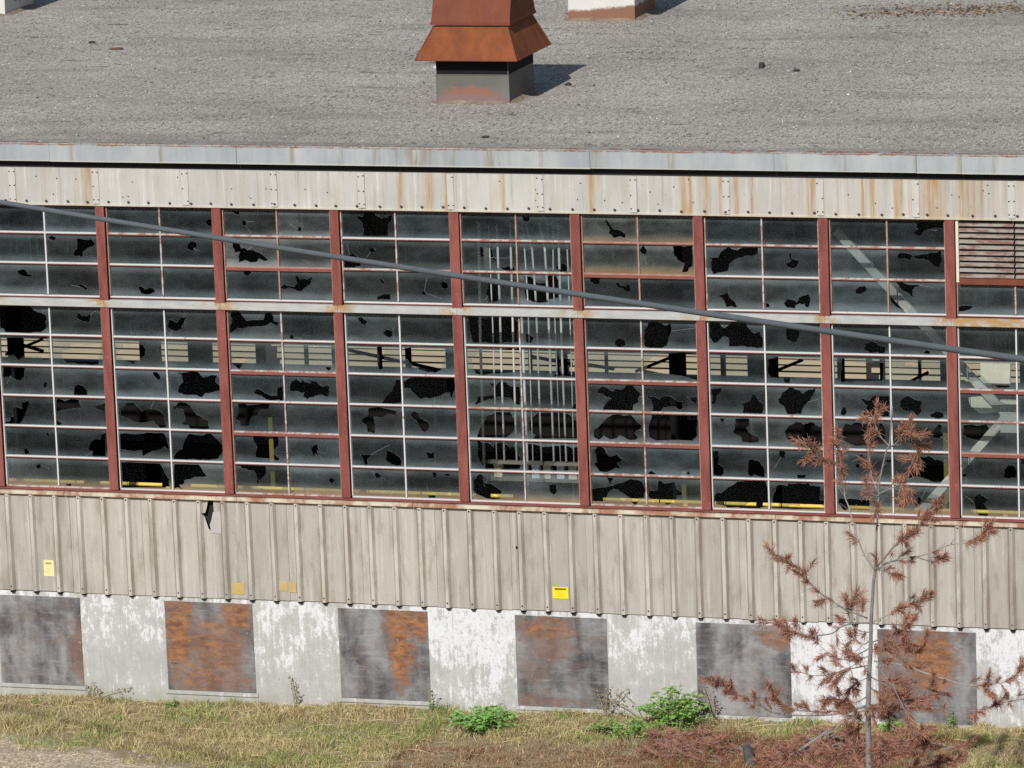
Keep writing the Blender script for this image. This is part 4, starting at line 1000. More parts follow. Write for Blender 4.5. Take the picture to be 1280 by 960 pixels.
# pipe rack in the fifth bay
rk = MB().box(6.36, 7.74, .79, .86, 2.775, 2.815)
rack = rk.build('pipe_rack', M['beam'], factory)
MB().box(6.36, 7.74, .80, .88, 2.55, 2.60).build('rack_shelf', M['beam'], rack)
for pts, r in (([(6.46, .8, 5.95), (6.44, .8, 5.3), (6.419, .8, 4.35), (6.405, .8, 2.46)], .019), ([(6.70, .8, 5.92), (6.70, .8, 4.9), (6.694, .8, 4.35), (6.683, .8, 2.80)], .015),
               ([(6.88, .8, 5.93), (6.87, .8, 5.0), (6.861, .8, 4.36), (6.85, .8, 2.81)], .015), ([(7.09, .8, 5.93), (7.16, .8, 5.6), (7.185, .8, 5.0), (7.188, .8, 4.36), (7.185, .8, 2.82)], .014),
               ([(7.27, .8, 5.95), (7.33, .8, 5.62), (7.345, .8, 5.1), (7.349, .8, 4.37), (7.352, .8, 2.825)], .016), ([(7.52, .8, 5.95), (7.515, .8, 5.0), (7.51, .8, 4.37), (7.518, .8, 2.83)], .016),
               ([(6.58, .83, 5.9), (6.585, .83, 4.6), (6.57, .83, 2.82)], .009), ([(7.045, .83, 5.8), (7.07, .83, 4.9), (7.06, .83, 2.82)], .010), ([(7.44, .83, 5.9), (7.42, .83, 5.2), (7.43, .83, 2.82)], .008), ([(7.62, .83, 5.7), (7.625, .83, 4.4), (7.61, .83, 2.82)], .009),
               ([(6.98, .82, 4.72), (6.985, .82, 3.6), (6.99, .82, 2.5)], .018)):
    MB().tube(pts, r, 7).build('pipe', M['pipe'], rack, smooth=True)
MB().tube([(6.536, .86, 5.813), (6.538, .86, 5.30)], .05, 10).build('pipe', M['beam'], rack, smooth=True)
for x, s, cc, lab in ((6.598, .055, (.50, .42, .28), 'small tan box on the rack shelf beside the thick pipe'), (7.106, .05, (.62, .70, .72), 'small pale blue box at the middle of the rack shelf'),
                      (7.257, .05, (.50, .43, .36), 'small brownish box next to the pale blue one on the rack'), (7.44, .05, (.46, .48, .50), 'small grey box on the rack shelf, second from the right mullion'),
                      (7.601, .055, (.45, .43, .37), 'small dull olive box at the right end of the rack shelf')):
    b = MB().hexa([(x - s, .78, 2.6005), (x + s, .78, 2.6005), (x + s, .87, 2.6005), (x - s, .87, 2.6005)], [(x - s * .95, .78, 2.755), (x + s * .95, .78, 2.755), (x + s * .95, .87, 2.755), (x - s * .95, .87, 2.755)])
    b.box(x - s * 1.05, x + s * 1.05, .775, .875, 2.755, 2.77)
    tag(b.build('storage_box', simple('box_paint', cc, .7, 0, .2, 12)), lab, 'box', 'boxes on the rack shelf')
# bracing seen through the right-hand bays
MB().bar((11.23, .5, 5.967), (13.40, .5, 3.62), .105, .05).build('diagonal_brace', M['brace'], factory)
MB().bar((13.36, .49, 3.66), (12.226, .49, 2.39), .105, .05).build('diagonal_brace', M['brace'], factory)
gp = [(12.859, 3.866), (13.10, 3.893), (13.30, 3.69), (13.007, 3.665), (12.877, 3.764)]
gm = MB(); gm.add([(x, .56, z) for x, z in gp] + [(x, .572, z) for x, z in gp], [(4, 3, 2, 1, 0), (5, 6, 7, 8, 9)] + [(i, (i + 1) % 5, 5 + (i + 1) % 5, 5 + i) for i in range(5)])
gm.build('gusset_plate', M['cream'], factory)
MB().box(13.28, 13.52, .46, .53, 3.45, 3.86).build('brace_joint', M['brace'], factory)
MB().box(12.98, 13.36, .75, .77, 3.99, 4.27).build('wall_panel', M['cream'], factory)
MB().box(12.70, 12.80, .62, .68, 3.93, 4.06).build('valve_wheel', M['red'], factory)
# plank wall on the lower ground beyond the hall
pw = thing('plank_wall', 'beige horizontal plank wall beyond the hall seen through its far opening', 'wall', (0, 32, 0))
z = -2.9
i = 0
while z < -1.3:
    for x in (-26, -20, -14, -8, -2, 4, 10, 16):
        o = MB().box(x + .01 + R.uniform(0, .3), x + 5.99, -.02 + R.uniform(-.02, .0), .02, z + .012, z + .108 + R.uniform(-.012, 0)).build('plank', M['plank'], pw)
    z += .118 + R.uniform(-.008, .012)
MB().box(-26, 22, .03, .10, -3.2, -1.15).build('backing_frame', M['dark'], pw)

# ------------------------------------------------------------------ on the roof
def roof_vent(label, x0, y0, mats, parent_group='roof vents standing in the gravel'):
    """mats: body, hood, cap, apron; a 1.0 by 1.15 m curb with a flared hood and a gabled cap"""
    t = thing('roof_vent', label, 'vent', (x0 + .5, y0 + .57, 7.0), parent_group)
    w, d = 1.01, 1.15
    def P(x, y, z): return (x - .505, y - .575, z)
    b = MB()
    b.box(-.505, .505, -.575, .575, 0, .66)
    b.build('vent_body', mats[0], t)
    # folded edges of the curb
    e = MB(); e.box(-.512, .512, -.583, -.5755, .372, .384); e.box(-.512, -.498, -.582, -.5755, 0, .371); e.box(.498, .512, -.582, -.5755, 0, .371)
    e.build('curb_edge', mats[0], t)
    # black bands standing in for the shadow below the hood
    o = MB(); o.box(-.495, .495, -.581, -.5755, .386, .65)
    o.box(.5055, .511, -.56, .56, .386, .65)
    o.build('hood_shadow_band', M['black'], t)
    h = MB()
    lo = [(-.72, -.80, .60), (.70, -.80, .60), (.70, .78, .60), (-.72, .78, .60)]
    hi = [(-.515, -.56, 1.03), (.515, -.56, 1.03), (.515, .56, 1.03), (-.515, .56, 1.03)]
    h.add(lo + hi, [(0, 1, 5, 4), (1, 2, 6, 5), (2, 3, 7, 6), (3, 0, 4, 7)])
    lo2 = [(x * .985, y * .985, z + .004) for x, y, z in lo]; hi2 = [(x * .975, y * .975, z - .004) for x, y, z in hi]
    h.add(lo2 + hi2, [(4, 5, 1, 0), (5, 6, 2, 1), (6, 7, 3, 2), (7, 4, 0, 3)])
    h.add(lo + lo2, [(0, 4, 5, 1), (1, 5, 6, 2), (2, 6, 7, 3), (3, 7, 4, 0)])
    h.build('hood', mats[1], t)
    sm = MB()                                            # folded hips of the hood and rivet heads
    for q, r_ in ((lo[0], hi[0]), (lo[1], hi[1]), (lo[2], hi[2]), (lo[3], hi[3])):
        sm.tube([q, r_], .011, 5)
    sm.tube([lo[0], lo[1]], .009, 5); sm.tube([lo[1], lo[2]], .009, 5)
    rv = MB()
    for k in range(7):
        f_ = (k + .5) / 7
        rv.box(-.70 + 1.38 * f_ - .008, -.70 + 1.38 * f_ + .008, -.792, -.778, .618, .634)
    sm.build('hood_seam', mats[2], t, 'stuff'); rv.build('rivets', mats[2], t, 'stuff')
    s = MB(); s.box(-.50, .50, -.545, .545, 1.0, 1.055)
    s.build('hood_rim', M['cream'], t)
    c = MB()                                             # gabled cap, ridge along x
    a = [(-.545, -.60, 1.056), (.555, -.60, 1.056), (.555, .60, 1.056), (-.545, .60, 1.056)]
    g2 = [(-.535, -.44, 1.50), (.545, -.44, 1.50), (.545, .44, 1.50), (-.535, .44, 1.50)]
    r = [(-.53, 0, 2.05), (.54, 0, 2.05)]
    c.add(a + g2 + r, [(0, 3, 2, 1), (0, 1, 5, 4), (2, 3, 7, 6), (4, 5, 9, 8), (6, 7, 8, 9)], 0)
    c.add(a + g2 + r, [(1, 2, 6, 5), (3, 0, 4, 7), (5, 6, 9), (7, 4, 8)], 1)
    c.box(-.552, .562, -.607, .607, 1.05, 1.085, 0)
    c.build('vent_cap', [mats[2], mats[2]], t)
    ap = MB()                                            # bedding round the curb
    N = 26
    ring = []
    for k in range(N):
        q = 2 * math.pi * k / N
        cx, cy = math.cos(q), math.sin(q)
        m_ = 1 / max(abs(cx) / .505, abs(cy) / .575)
        ring.append((cx * m_, cy * m_, m_ * (1.10 + .16 * R.random())))
    vs = [(a_, b_, .035) for a_, b_, _ in ring] + [(math.cos(2 * math.pi * k / N) * ring[k][2], math.sin(2 * math.pi * k / N) * ring[k][2], .002) for k in range(N)]
    ap.add(vs, [(N + k, N + (k + 1) % N, (k + 1) % N, k) for k in range(N)])
    ap.build('apron', mats[3], t)
    return t
roof_vent('rust orange roof vent with flared hood and gabled cap in the middle', 4.97, 3.85, (M['vent_base'], M['rust_orange'], M['rust_brown'], M['apron']))
roof_vent('white peeling roof vent with rusty foot, behind the orange vent', 4.48, 11.75, (M['vent_white'], M['vent_white'], M['vent_white'], M['apron']))
roof_vent('pale roof vent cut off by the top left corner', -5.62, 11.95, (M['vent_white'], M['vent_white'], M['vent_white'], M['apron']))
def lump(name, x, y, rx, ry, rz, mat, label, cat):
    bm = bmesh.new()
    bmesh.ops.create_icosphere(bm, subdivisions=2, radius=1)
    s = R.random() * 50
    for v in bm.verts:
        k = 1 + .45 * mnoise.noise(v.co * 1.3 + Vector((s, 0, 0)))
        v.co = Vector((v.co.x * rx * k, v.co.y * ry * k, max(-.25, v.co.z) * rz * k))
    me = bpy.data.meshes.new(name); bm.to_mesh(me); bm.free()
    me.materials.append(mat)
    tag(link(name, me, None, None, (x, y, 7.0 + rz * .22)), label, cat)
lump('bark_scrap', -1.43, 8.45, .10, .05, .03, M['bark_lump'], 'flat brown scrap on the gravel at the left of the roof', 'debris')
lump('tar_lump', -2.05, 9.08, .06, .05, .025, M['tar'], 'small grey clod just left of the brown scrap', 'debris')
lump('tar_lump', 8.587, 7.2, .045, .09, .07, M['tar'], 'upright dark tar lump on the gravel right of the orange vent', 'debris')
lump('tar_lump', 9.161, 6.88, .06, .05, .025, M['tar'], 'flat dark scrap right of the upright tar lump', 'debris')
lump('tar_lump', 6.319, 5.45, .055, .05, .03, M['tar'], 'dark chip at the tip of the orange vent shadow', 'debris')
lump('tar_lump', 6.524, 1.021, .045, .06, .025, M['tar'], 'dark chip close to the coping below the orange vent', 'debris')
lump('pale_stone', .76, .09, .04, .04, .035, M['pale_stone'], 'pale stone lying on the coping edge at far left', 'stone')
lump('pale_stone', 3.95, 6.9, .03, .03, .03, M['pale_stone'], 'whitish pebble on the gravel left of the orange vent', 'stone')
# brown leaf litter drifted at the back right of the roof
lt = MB()
for i in range(900):
    u = R.random()
    x = 8.7 + 2.6 * u + R.gauss(0, .25); y = 12.6 + .5 * u + R.gauss(0, .35)
    if y > 16.5: continue
    s = R.uniform(.015, .05); a = R.uniform(0, 6.28); tz = R.uniform(0, .03)
    lt.add([(x + s * math.cos(a), y + s * math.sin(a), 7.004 + tz), (x - s * math.sin(a) * .6, y + s * math.cos(a) * .6, 7.008), (x - s * math.cos(a), y - s * math.sin(a), 7.004 + R.uniform(0, .03))], [(0, 1, 2)], R.randrange(2))
lt.build('leaf_litter', [M['bark_lump'], M['tan']], None, 'stuff')

# ------------------------------------------------------------------ the cable in front
cb = MB()
pts = []
for k in range(81):
    x = -8 + k * .5
    pts.append((x, -.01835 * x * x - .35692 * x - 15.5375, .00519 * x * x - .07088 * x + 10.084))
cb.tube(pts, .0225, 10)
tag(cb.build('overhead_cable', M['cable'], smooth=True), 'thick grey cable sloping across in front of the window wall', 'cable')

# ------------------------------------------------------------------ the dead pine sapling
TRUNK = [(1355, -800, 159), (1355, -800, 193), (1356, -800, 232), (1358, -800, 263), (1360, -800, 290), (1361, -800, 318), (1365, -800, 360), (1367, -800, 375), (1369, -800, 409), (1371, -800, 435), (1373, -800, 460), (1374, -800, 474), (1380, -800, 500), (1383, -800, 512), (1386, -800, 517), (1389, -800, 540), (1390, -800, 560)]
BRANCHES = [
 ([(1374, -800, 459), (1365, -808, 463), (1356, -815, 471)],[]),
 ([(1374, -800, 462), (1365, -797, 480), (1362, -793, 503), (1361, -790, 524)],[(0.35, 1)]),
 ([(1387, -800, 515), (1379, -803, 525), (1373, -807, 541), (1374, -810, 550)],[(0.75, 1)]),
 ([(1387, -800, 515), (1398, -807, 523), (1407, -813, 534), (1425, -820, 534)],[(0.35, 1)]),
 ([(1387, -800, 515), (1407, -794, 518), (1416, -788, 511), (1406, -781, 489), (1392, -775, 473)],[(0.3, 1)]),
 ([(1374, -800, 462), (1387, -795, 468), (1396, -790, 470), (1404, -785, 457), (1393, -780, 446)],[(0.4, 1)]),
 ([(1373, -800, 457), (1374, -810, 452), (1376, -820, 449)],[(0.3, 1)]),
 ([(1367, -800, 376), (1357, -804, 393), (1349, -808, 417), (1343, -811, 444), (1339, -815, 462), (1338, -819, 477), (1337, -823, 501), (1335, -826, 521), (1336, -830, 541)],[(0.6, 1)]),
 ([(1332, -800, 491), (1322, -809, 499), (1310, -817, 505), (1302, -826, 522), (1294, -835, 525)],[(0.1, 1)]),
 ([(1367, -800, 376), (1379, -808, 392), (1398, -816, 412), (1417, -824, 428), (1435, -832, 445), (1448, -840, 459)],[(0.35, 1)]),
 ([(1370, -800, 377), (1383, -796, 385), (1399, -791, 389), (1417, -787, 391), (1440, -783, 401), (1460, -779, 405), (1476, -774, 408), (1487, -770, 421)],[(0.76, 1)]),
 ([(1415, -800, 392), (1428, -783, 384), (1438, -765, 387)],[(0.6, 1)]),
 ([(1368, -800, 378), (1386, -817, 378), (1404, -835, 380)],[(0.5, 1)]),
 ([(1357, -800, 322), (1336, -808, 332), (1317, -817, 347), (1299, -825, 366), (1295, -833, 380), (1278, -842, 393), (1265, -850, 403)],[(0.3, 0.36), (0.45, 0.5), (0.65, 1)]),
 ([(1360, -800, 317), (1330, -797, 312), (1315, -793, 301), (1287, -790, 296), (1268, -787, 300), (1249, -783, 307), (1230, -780, 306)],[(0.6, 1)]),
 ([(1360, -800, 279), (1333, -795, 272), (1315, -790, 275), (1298, -785, 285), (1280, -780, 295)],[(0.1, 0.15), (0.4, 0.6)]),
 ([(1357, -800, 268), (1335, -806, 265), (1321, -812, 261), (1306, -818, 259), (1288, -824, 263), (1268, -830, 272)],[(0.38, 0.42)]),
 ([(1356, -800, 224), (1317, -810, 213), (1261, -820, 214), (1245, -830, 223), (1232, -840, 234), (1206, -850, 252), (1193, -860, 262)],[(0.72, 1)]),
 ([(1356, -800, 221), (1308, -810, 216), (1270, -820, 221), (1255, -830, 239)],[(0.3, 0.5), (0.7, 1)]),
 ([(1355, -800, 220), (1331, -814, 207), (1321, -828, 199), (1312, -842, 197), (1300, -856, 190), (1292, -870, 186)],[(0.1, 0.3)]),
 ([(1361, -800, 294), (1380, -807, 304), (1397, -813, 311), (1409, -820, 321)],[(0.35, 1)]),
 ([(1393, -800, 307), (1405, -813, 295), (1422, -827, 296), (1431, -840, 314)],[(0.1, 1)]),
 ([(1362, -800, 317), (1383, -792, 327), (1400, -785, 334), (1411, -777, 337), (1421, -770, 341)],[(0.3, 1)]),
 ([(1364, -800, 273), (1375, -804, 274), (1398, -808, 272), (1432, -811, 263), (1470, -815, 255), (1487, -819, 257), (1509, -823, 261), (1524, -826, 269), (1535, -830, 284)],[(0.62, 0.7), (0.83, 1)]),
 ([(1367, -800, 267), (1376, -810, 262), (1388, -820, 253), (1403, -830, 230), (1414, -840, 220), (1427, -850, 207)],[(0.7, 1)]),
 ([(1358, -800, 221), (1377, -798, 220), (1406, -795, 223), (1427, -792, 222), (1448, -790, 218), (1469, -788, 219), (1485, -785, 221), (1500, -783, 227), (1524, -780, 232)],[(0.1, 0.4), (0.75, 0.85), (0.9, 0.96)]),
 ([(1359, -800, 241), (1375, -787, 233), (1399, -773, 225), (1430, -760, 230)],[(0.25, 1)]),
 ([(1357, -800, 210), (1376, -810, 211), (1389, -820, 205)],[]),
 ([(1356, -800, 224), (1372, -820, 225), (1384, -840, 240)],[(0.0, 1)]),
 ([(1358, -800, 255), (1345, -790, 247), (1330, -780, 234), (1324, -770, 215)],[(0.3, 1)]),
 ([(1359, -800, 288), (1341, -790, 277), (1328, -780, 280), (1320, -770, 288)],[(0.4, 0.7)]),
 ([(1360, -800, 306), (1345, -797, 308), (1334, -793, 322), (1344, -790, 350)],[(0.6, 1)]),
 ([(1355, -800, 144), (1331, -790, 155), (1309, -780, 162), (1288, -770, 162)],[(0.1, 1)]),
 ([(1355, -800, 146), (1379, -810, 166), (1407, -820, 181), (1429, -830, 191)],[(0.1, 1)]),
 ([(1355, -800, 140), (1341, -793, 153), (1334, -787, 174), (1325, -780, 186)],[(0.15, 1)]),
 ([(1355, -800, 153), (1370, -810, 173), (1384, -820, 187)],[(0.2, 1)]),
 ([(1354, -800, 138), (1391, -787, 145), (1424, -773, 152), (1449, -760, 154)],[(0.2, 1)]),
 ([(1354, -800, 138), (1310, -787, 141), (1270, -773, 144), (1230, -760, 143)],[(0.2, 1)]),
 ([(1357, -800, 206), (1344, -790, 198), (1335, -780, 186)],[(0.3, 1)]),
 ([(1358, -800, 256), (1367, -790, 248), (1381, -780, 247), (1394, -770, 238)],[(0.3, 1)]),
 ([(1357, -800, 263), (1346, -810, 272), (1337, -820, 267), (1327, -830, 257)],[(0.5, 1)]),
 ([(1357, -800, 235), (1340, -793, 224), (1321, -787, 225), (1301, -780, 217)],[(0.4, 1)]),
 ([(1359, -800, 283), (1374, -807, 294), (1390, -813, 291), (1400, -820, 282)],[(0.4, 1)]),
 ([(1360, -800, 297), (1350, -797, 290), (1340, -793, 295), (1332, -790, 288)],[(0.4, 1)]),
 ([(1357, -800, 244), (1366, -793, 234), (1373, -787, 218), (1375, -780, 202)],[(0.3, 1)]),
]

def needle_tuft(mb, pts, f0, f1, dens=1.0, L=.075, spread=1.0):
    P = [Vector(p) for p in pts]
    seg = [(P[i + 1] - P[i]).length for i in range(len(P) - 1)]
    tot = sum(seg)
    n = int(((f1 - f0) * tot) * 760 * dens) + 24
    ph = R.uniform(0, 90)
    for _ in range(n):
        f = R.uniform(f0, f1)
        if mnoise.noise((f * tot * 9, ph, 0)) < R.uniform(-.55, .15):      # needles left in patches
            continue
        s = f * tot
        i = 0
        while i < len(seg) - 1 and s > seg[i]:
            s -= seg[i]; i += 1
        t = (P[i + 1] - P[i]).normalized()
        o = P[i] + t * s
        v = Vector((R.gauss(0, 1), R.gauss(0, 1), R.gauss(0, 1))).normalized()
        d = (t * R.uniform(.2, 1.5) + v * R.uniform(.3, 1.0) * spread + Vector((0, 0, R.uniform(-.45, .05)))).normalized()
        l = L * R.uniform(.5, 1.5)
        w = Vector((R.gauss(0, 1), R.gauss(0, 1), R.gauss(0, 1))).cross(d).normalized() * R.uniform(.0018, .004)
        o = o + v * .008
        mi = 0 if R.random() < .78 else 1
        mb.add([o - w, o + w, o + d * l + w * .4, o + d * l - w * .4], [(0, 1, 2, 3)], mi)
C100 = lambda q: (q[0] / 100, q[1] / 100, q[2] / 100)
def smooth_pts(pts, n=4):
    P = [Vector(p) for p in pts]; out = []
    for i in range(len(P) - 1):
        p0, p1, p2, p3 = P[max(i - 1, 0)], P[i], P[i + 1], P[min(i + 2, len(P) - 1)]
        for k in range(n):
            t = k / n
            out.append(.5 * ((2 * p1) + (p2 - p0) * t + (2 * p0 - 5 * p1 + 4 * p2 - p3) * t * t + (3 * p1 - p0 - 3 * p2 + p3) * t ** 3))
    out.append(P[-1]); return out
TRUNK.insert(0, (TRUNK[0][0], TRUNK[0][1], 20))
TRUNK.insert(0, (TRUNK[0][0], TRUNK[0][1], -65))
pine = thing('dead_pine_sapling', 'leafless dead pine sapling with tufts of red-brown needles against the wall', 'tree', (13.6, -8.0, -.6))
TO = Vector((13.6, -8.0, -.6))
def rel(pts): return [Vector(p) - TO for p in pts]
tp = smooth_pts([C100(q) for q in TRUNK], 3)
tp = [Vector((p.x + .006 * mnoise.noise((0, 0, p.z * 4)), p.y + .01 * mnoise.noise((7, 0, p.z * 3)), p.z)) for p in tp]
rad = []
for p in tp:
    h = (p.z - .6) / 4.9
    rad.append(max(.009, .047 - .052 * h if h < .5 else .021 - .020 * (h - .5) / .5))
MB().tube(rel(tp), rad, 9).build('trunk', M['bark'], pine, smooth=True)
for pts, nr in BRANCHES:
    P = smooth_pts([C100(q) for q in pts], 3)
    P = [Vector((p.x + .010 * mnoise.noise((p.x * 6, p.z * 6, 1)), p.y, p.z + .010 * mnoise.noise((p.x * 6, p.z * 6, 9)))) for p in P]
    n = len(P); L = sum((P[i + 1] - P[i]).length for i in range(n - 1))
    r0 = .0048 + .0042 * min(1.6, L)
    b = MB(); b.tube(rel(P), [r0 * (1 - .72 * i / (n - 1)) for i in range(n)], 6)
    nd = MB()
    # short side twigs, bare or needled
    for _ in range(int(L * 20)):
        i = R.randrange(1, n); t = (P[i] - P[i - 1]).normalized(); f = i / (n - 1)
        v = Vector((R.gauss(0, 1), R.gauss(0, .7), R.gauss(.25, 1))).normalized()
        d = (t * .8 + v * .8).normalized(); l = R.uniform(.04, .20) * (1.2 - .4 * f)
        q = P[i] + d * l
        b.tube(rel([P[i], P[i] + d * l * .5 + Vector((0, 0, R.uniform(-.01, .01))), q]), [.003, .0022, .0014], 4, cap=False)
        if any(a <= f <= c for a, c in nr) or R.random() < .30:
            needle_tuft(nd, rel([P[i] + d * l * .2, q]), 0, 1, .9, .065)
    br = b.build('branch', M['bark_pale'] if R.random() < .35 else M['bark'], pine, smooth=True)
    for a, c in nr:
        needle_tuft(nd, rel(P), a, c, 1.0)
    if nd.f:
        nd.build('needles', [M['needle'], M['needle_dark']], br, 'stuff')

# ------------------------------------------------------------------ ground cover
def gravel_edge(x, y):
    return (-1.30 - .42 * x) - y + .9 * mnoise.noise((x * 1.6, y * 1.6, 4)) * .6
grass = MB()
def blade(x, y, h, mi, lean=1.0, w=.008):
    z = ground_z(x, y) - .01
    a = R.uniform(0, 2 * math.pi); la = R.uniform(0, 2 * math.pi); ll = h * R.uniform(.3, 1.3) * lean
    dx, dy = math.cos(a) * w, math.sin(a) * w
    mx, my = x + math.cos(la) * ll * .4, y + math.sin(la) * ll * .4
    tx, ty = x + math.cos(la) * ll, y + math.sin(la) * ll
    grass.add([(x - dx, y - dy, z), (x + dx, y + dy, z), (mx + dx * .8, my + dy * .8, z + h * .65), (mx - dx * .8, my - dy * .8, z + h * .65), (tx, ty, z + h * R.uniform(.7, 1.0))],
              [(0, 1, 2, 3), (3, 2, 4)], mi)
for i in range(150000):
    x = R.uniform(-1.5, 15.2); y = -.01 - 3.4 * R.random() ** 1.15
    ge = gravel_edge(x, y)
    if ge > .12 and R.random() > .03: continue
    if ge > -.15 and R.random() < .5: continue
    n1 = mnoise.noise((x * .9, y * 1.4, 11)); n2 = mnoise.noise((x * 2.3, y * 2.8, 23)); n3 = mnoise.noise((x * .5, y * 2.2, 31))
    tuft0 = mnoise.noise((x * 2.1, y * 3.0, 5))
    bare = mnoise.noise((x * 1.3, y * 3.4, 47))
    if bare > .26 and y < -.45 and R.random() < .8: continue
    brownzone = (x > 6.0 and y < -1.25 - .4 * n2) and x < 9.6
    redzone = (x > 8.9 and y < -.55 - .35 * n2 and x < 13.0)
    q = R.random()
    if redzone: mi = 4 if q < .62 else (1 if q < .85 else 2)
    elif brownzone: mi = 1 if q < .6 else (4 if q < .85 else 0)
    elif n1 + .35 * tuft0 > .13: mi = 3 if q < .38 else (2 if q < .78 else 0)
    elif n1 > -.12: mi = 2 if q < .40 else (0 if q < .80 else (1 if q < .95 else 3))
    else: mi = 0 if q < .58 else (1 if q < .82 else 2)
    tuft = mnoise.noise((x * 3.4, y * 4.5, 71))
    if tuft < -.32 and R.random() < .6: continue
    h = R.uniform(.04, .16) * (.62 + 1.7 * max(0, tuft) + .5 * max(0, n2)) * (.70 if y > -.35 else (.95 if y > -.8 else 1.1))
    if brownzone: h *= .6
    blade(x, y, h, mi, 1.2 if mi in (0, 1, 4) else 1.0, R.uniform(.0022, .005))
# flattened dry stalks lying about
for i in range(1100):
    x = R.uniform(-1, 15); y = R.uniform(-3.1, -.05)
    if gravel_edge(x, y) > .0: continue
    L = R.uniform(.10, .42); a = R.gauss(0, .7)
    z = ground_z(x, y) + R.uniform(.01, .06)
    d = Vector((math.cos(a), math.sin(a) * .8, R.uniform(-.08, .12))) * L
    p0 = Vector((x, y, z)); w = .003
    brown = x > 6.2 and y < -1.2
    mi = (1 if R.random() < .6 else 4) if brown else (0 if R.random() < .7 else 1)
    mid = p0 + d * .5 + Vector((0, 0, R.uniform(0, .03)))
    grass.add([p0 + Vector((0, 0, -w)), p0 + Vector((0, 0, w)), mid + Vector((0, 0, w)), mid - Vector((0, 0, w)), p0 + d + Vector((0, 0, w * .5)), p0 + d - Vector((0, 0, w * .5))], [(0, 1, 2, 3), (3, 2, 4, 5)], mi)
grass.build('dry_grass', [M['straw'], M['tan'], M['olive'], M['green'], M['duff']], None, 'stuff')
# stones on the bare gravel and along the verge
sg = MB()
for i in range(5200):
    x = R.uniform(-1.5, 15); y = R.uniform(-3.5, -.1)
    if gravel_edge(x, y) < -.1 and R.random() < .9: continue
    s = R.uniform(.006, .016) * (2.2 if R.random() < .03 else 1); z = ground_z(x, y); a = R.uniform(0, 6.28)
    c, sn = math.cos(a) * s, math.sin(a) * s
    sg.add([(x + c, y + sn, z), (x - sn, y + c, z), (x - c, y - sn, z), (x + sn, y - c, z), (x + c * .3, y, z + s * R.uniform(.6, 1.1))], [(0, 1, 4), (1, 2, 4), (2, 3, 4), (3, 0, 4)], R.choice((0, 0, 1, 2)))
sg.build('ground_gravel', [simple('tan_pebble', (.44, .38, .29), .95, 0, .3, 9), simple('brown_pebble', (.20, .165, .125), .95, 0, .3, 9), M['pale_stone']], None, 'stuff')

def leaf(mb, o, d, up, L, W, mi=0):
    d = d.normalized(); s = d.cross(up)
    if s.length < .01: s = Vector((1, 0, 0))
    s.normalize(); n = s.cross(d)
    a = o; b = o + d * L * .45 + s * W + n * W * .35; c = o + d * L - n * L * .12; e = o + d * L * .45 - s * W + n * W * .35; m_ = o + d * L * .5
    mb.add([a, b, c, e, m_], [(0, 4, 1), (4, 2, 1), (0, 3, 4), (4, 3, 2)], mi)
def bush(label, x, y, rx, ry, h, n, L, seed, yellow=.12, name='leafy_weed', cat='weed', group='green weeds along the wall'):
    rr = random.Random(seed)
    z = ground_z(x, y) - .01
    t = thing(name, label, cat, (x, y, z), group)
    st_ = MB(); lf_ = MB()
    for k in range(max(5, n // 26)):
        a = rr.uniform(0, 6.28); f = math.sqrt(rr.random())
        hx = h * (1 - .55 * f * f) * rr.uniform(.75, 1.12)
        tip = Vector((math.cos(a) * rx * f, math.sin(a) * ry * f, hx))
        mid = tip * .5 + Vector((0, 0, h * .08))
        base = Vector((math.cos(a) * rx * f * .35, math.sin(a) * ry * f * .35, 0))
        P = smooth_pts([base, mid, tip], 3)
        st_.tube(P, [.006 - .004 * i / (len(P) - 1) for i in range(len(P))], 5, cap=False)
        for j in range(26):
            s = rr.uniform(.25, 1.0); i = min(len(P) - 1, int(s * (len(P) - 1)))
            o = P[i] + Vector((rr.gauss(0, .012), rr.gauss(0, .012), rr.gauss(0, .012)))
            aa = rr.uniform(0, 6.28)
            d = Vector((math.cos(aa), math.sin(aa), rr.uniform(-.25, .6)))
            l = L * rr.uniform(.6, 1.3)
            leaf(lf_, o, d, Vector((rr.gauss(0, .35), rr.gauss(0, .35), 1)), l, l * rr.uniform(.24, .36), 1 if rr.random() < yellow else 0)
    st_.build('stems', M['stem'], t); lf_.build('leaves', [M['leaf'], M['leaf_yellow']], t, 'stuff')
    return t
bush('broad low green weed mound below the fourth board', 6.82, -.70, .60, .44, .37, 1300, .070, 1, .08)
bush('tall bushy green weed left of the dead pine, by the fifth board', 9.22, -.42, .55, .36, .62, 1500, .064, 2, .30)
bush('low green creeping patch at the left foot of the bushy weed', 8.72, -.70, .72, .40, .26, 1000, .055, 3, .40)
bush('small bright green weed at the foot of the dead pine trunk', 12.0, -.35, .20, .16, .22, 240, .05, 4, .1)
bush('small green weed under the left edge of the orange board', 2.34, -.22, .13, .12, .17, 130, .04, 5, .2)
bush('tiny yellow green weed below the leftmost board', .44, -.30, .12, .10, .10, 80, .035, 6, .5)
bush('thin olive weed climbing the right edge of the third board', 5.86, -.12, .12, .08, .40, 110, .032, 7, .6)
bush('little yellow green tuft in the grass below the first painted pier', 1.75, -.75, .17, .12, .10, 110, .035, 8, .6)
bush('small olive tuft growing before the right end of the sixth board', 12.72, -.10, .14, .10, .30, 110, .034, 9, .5)
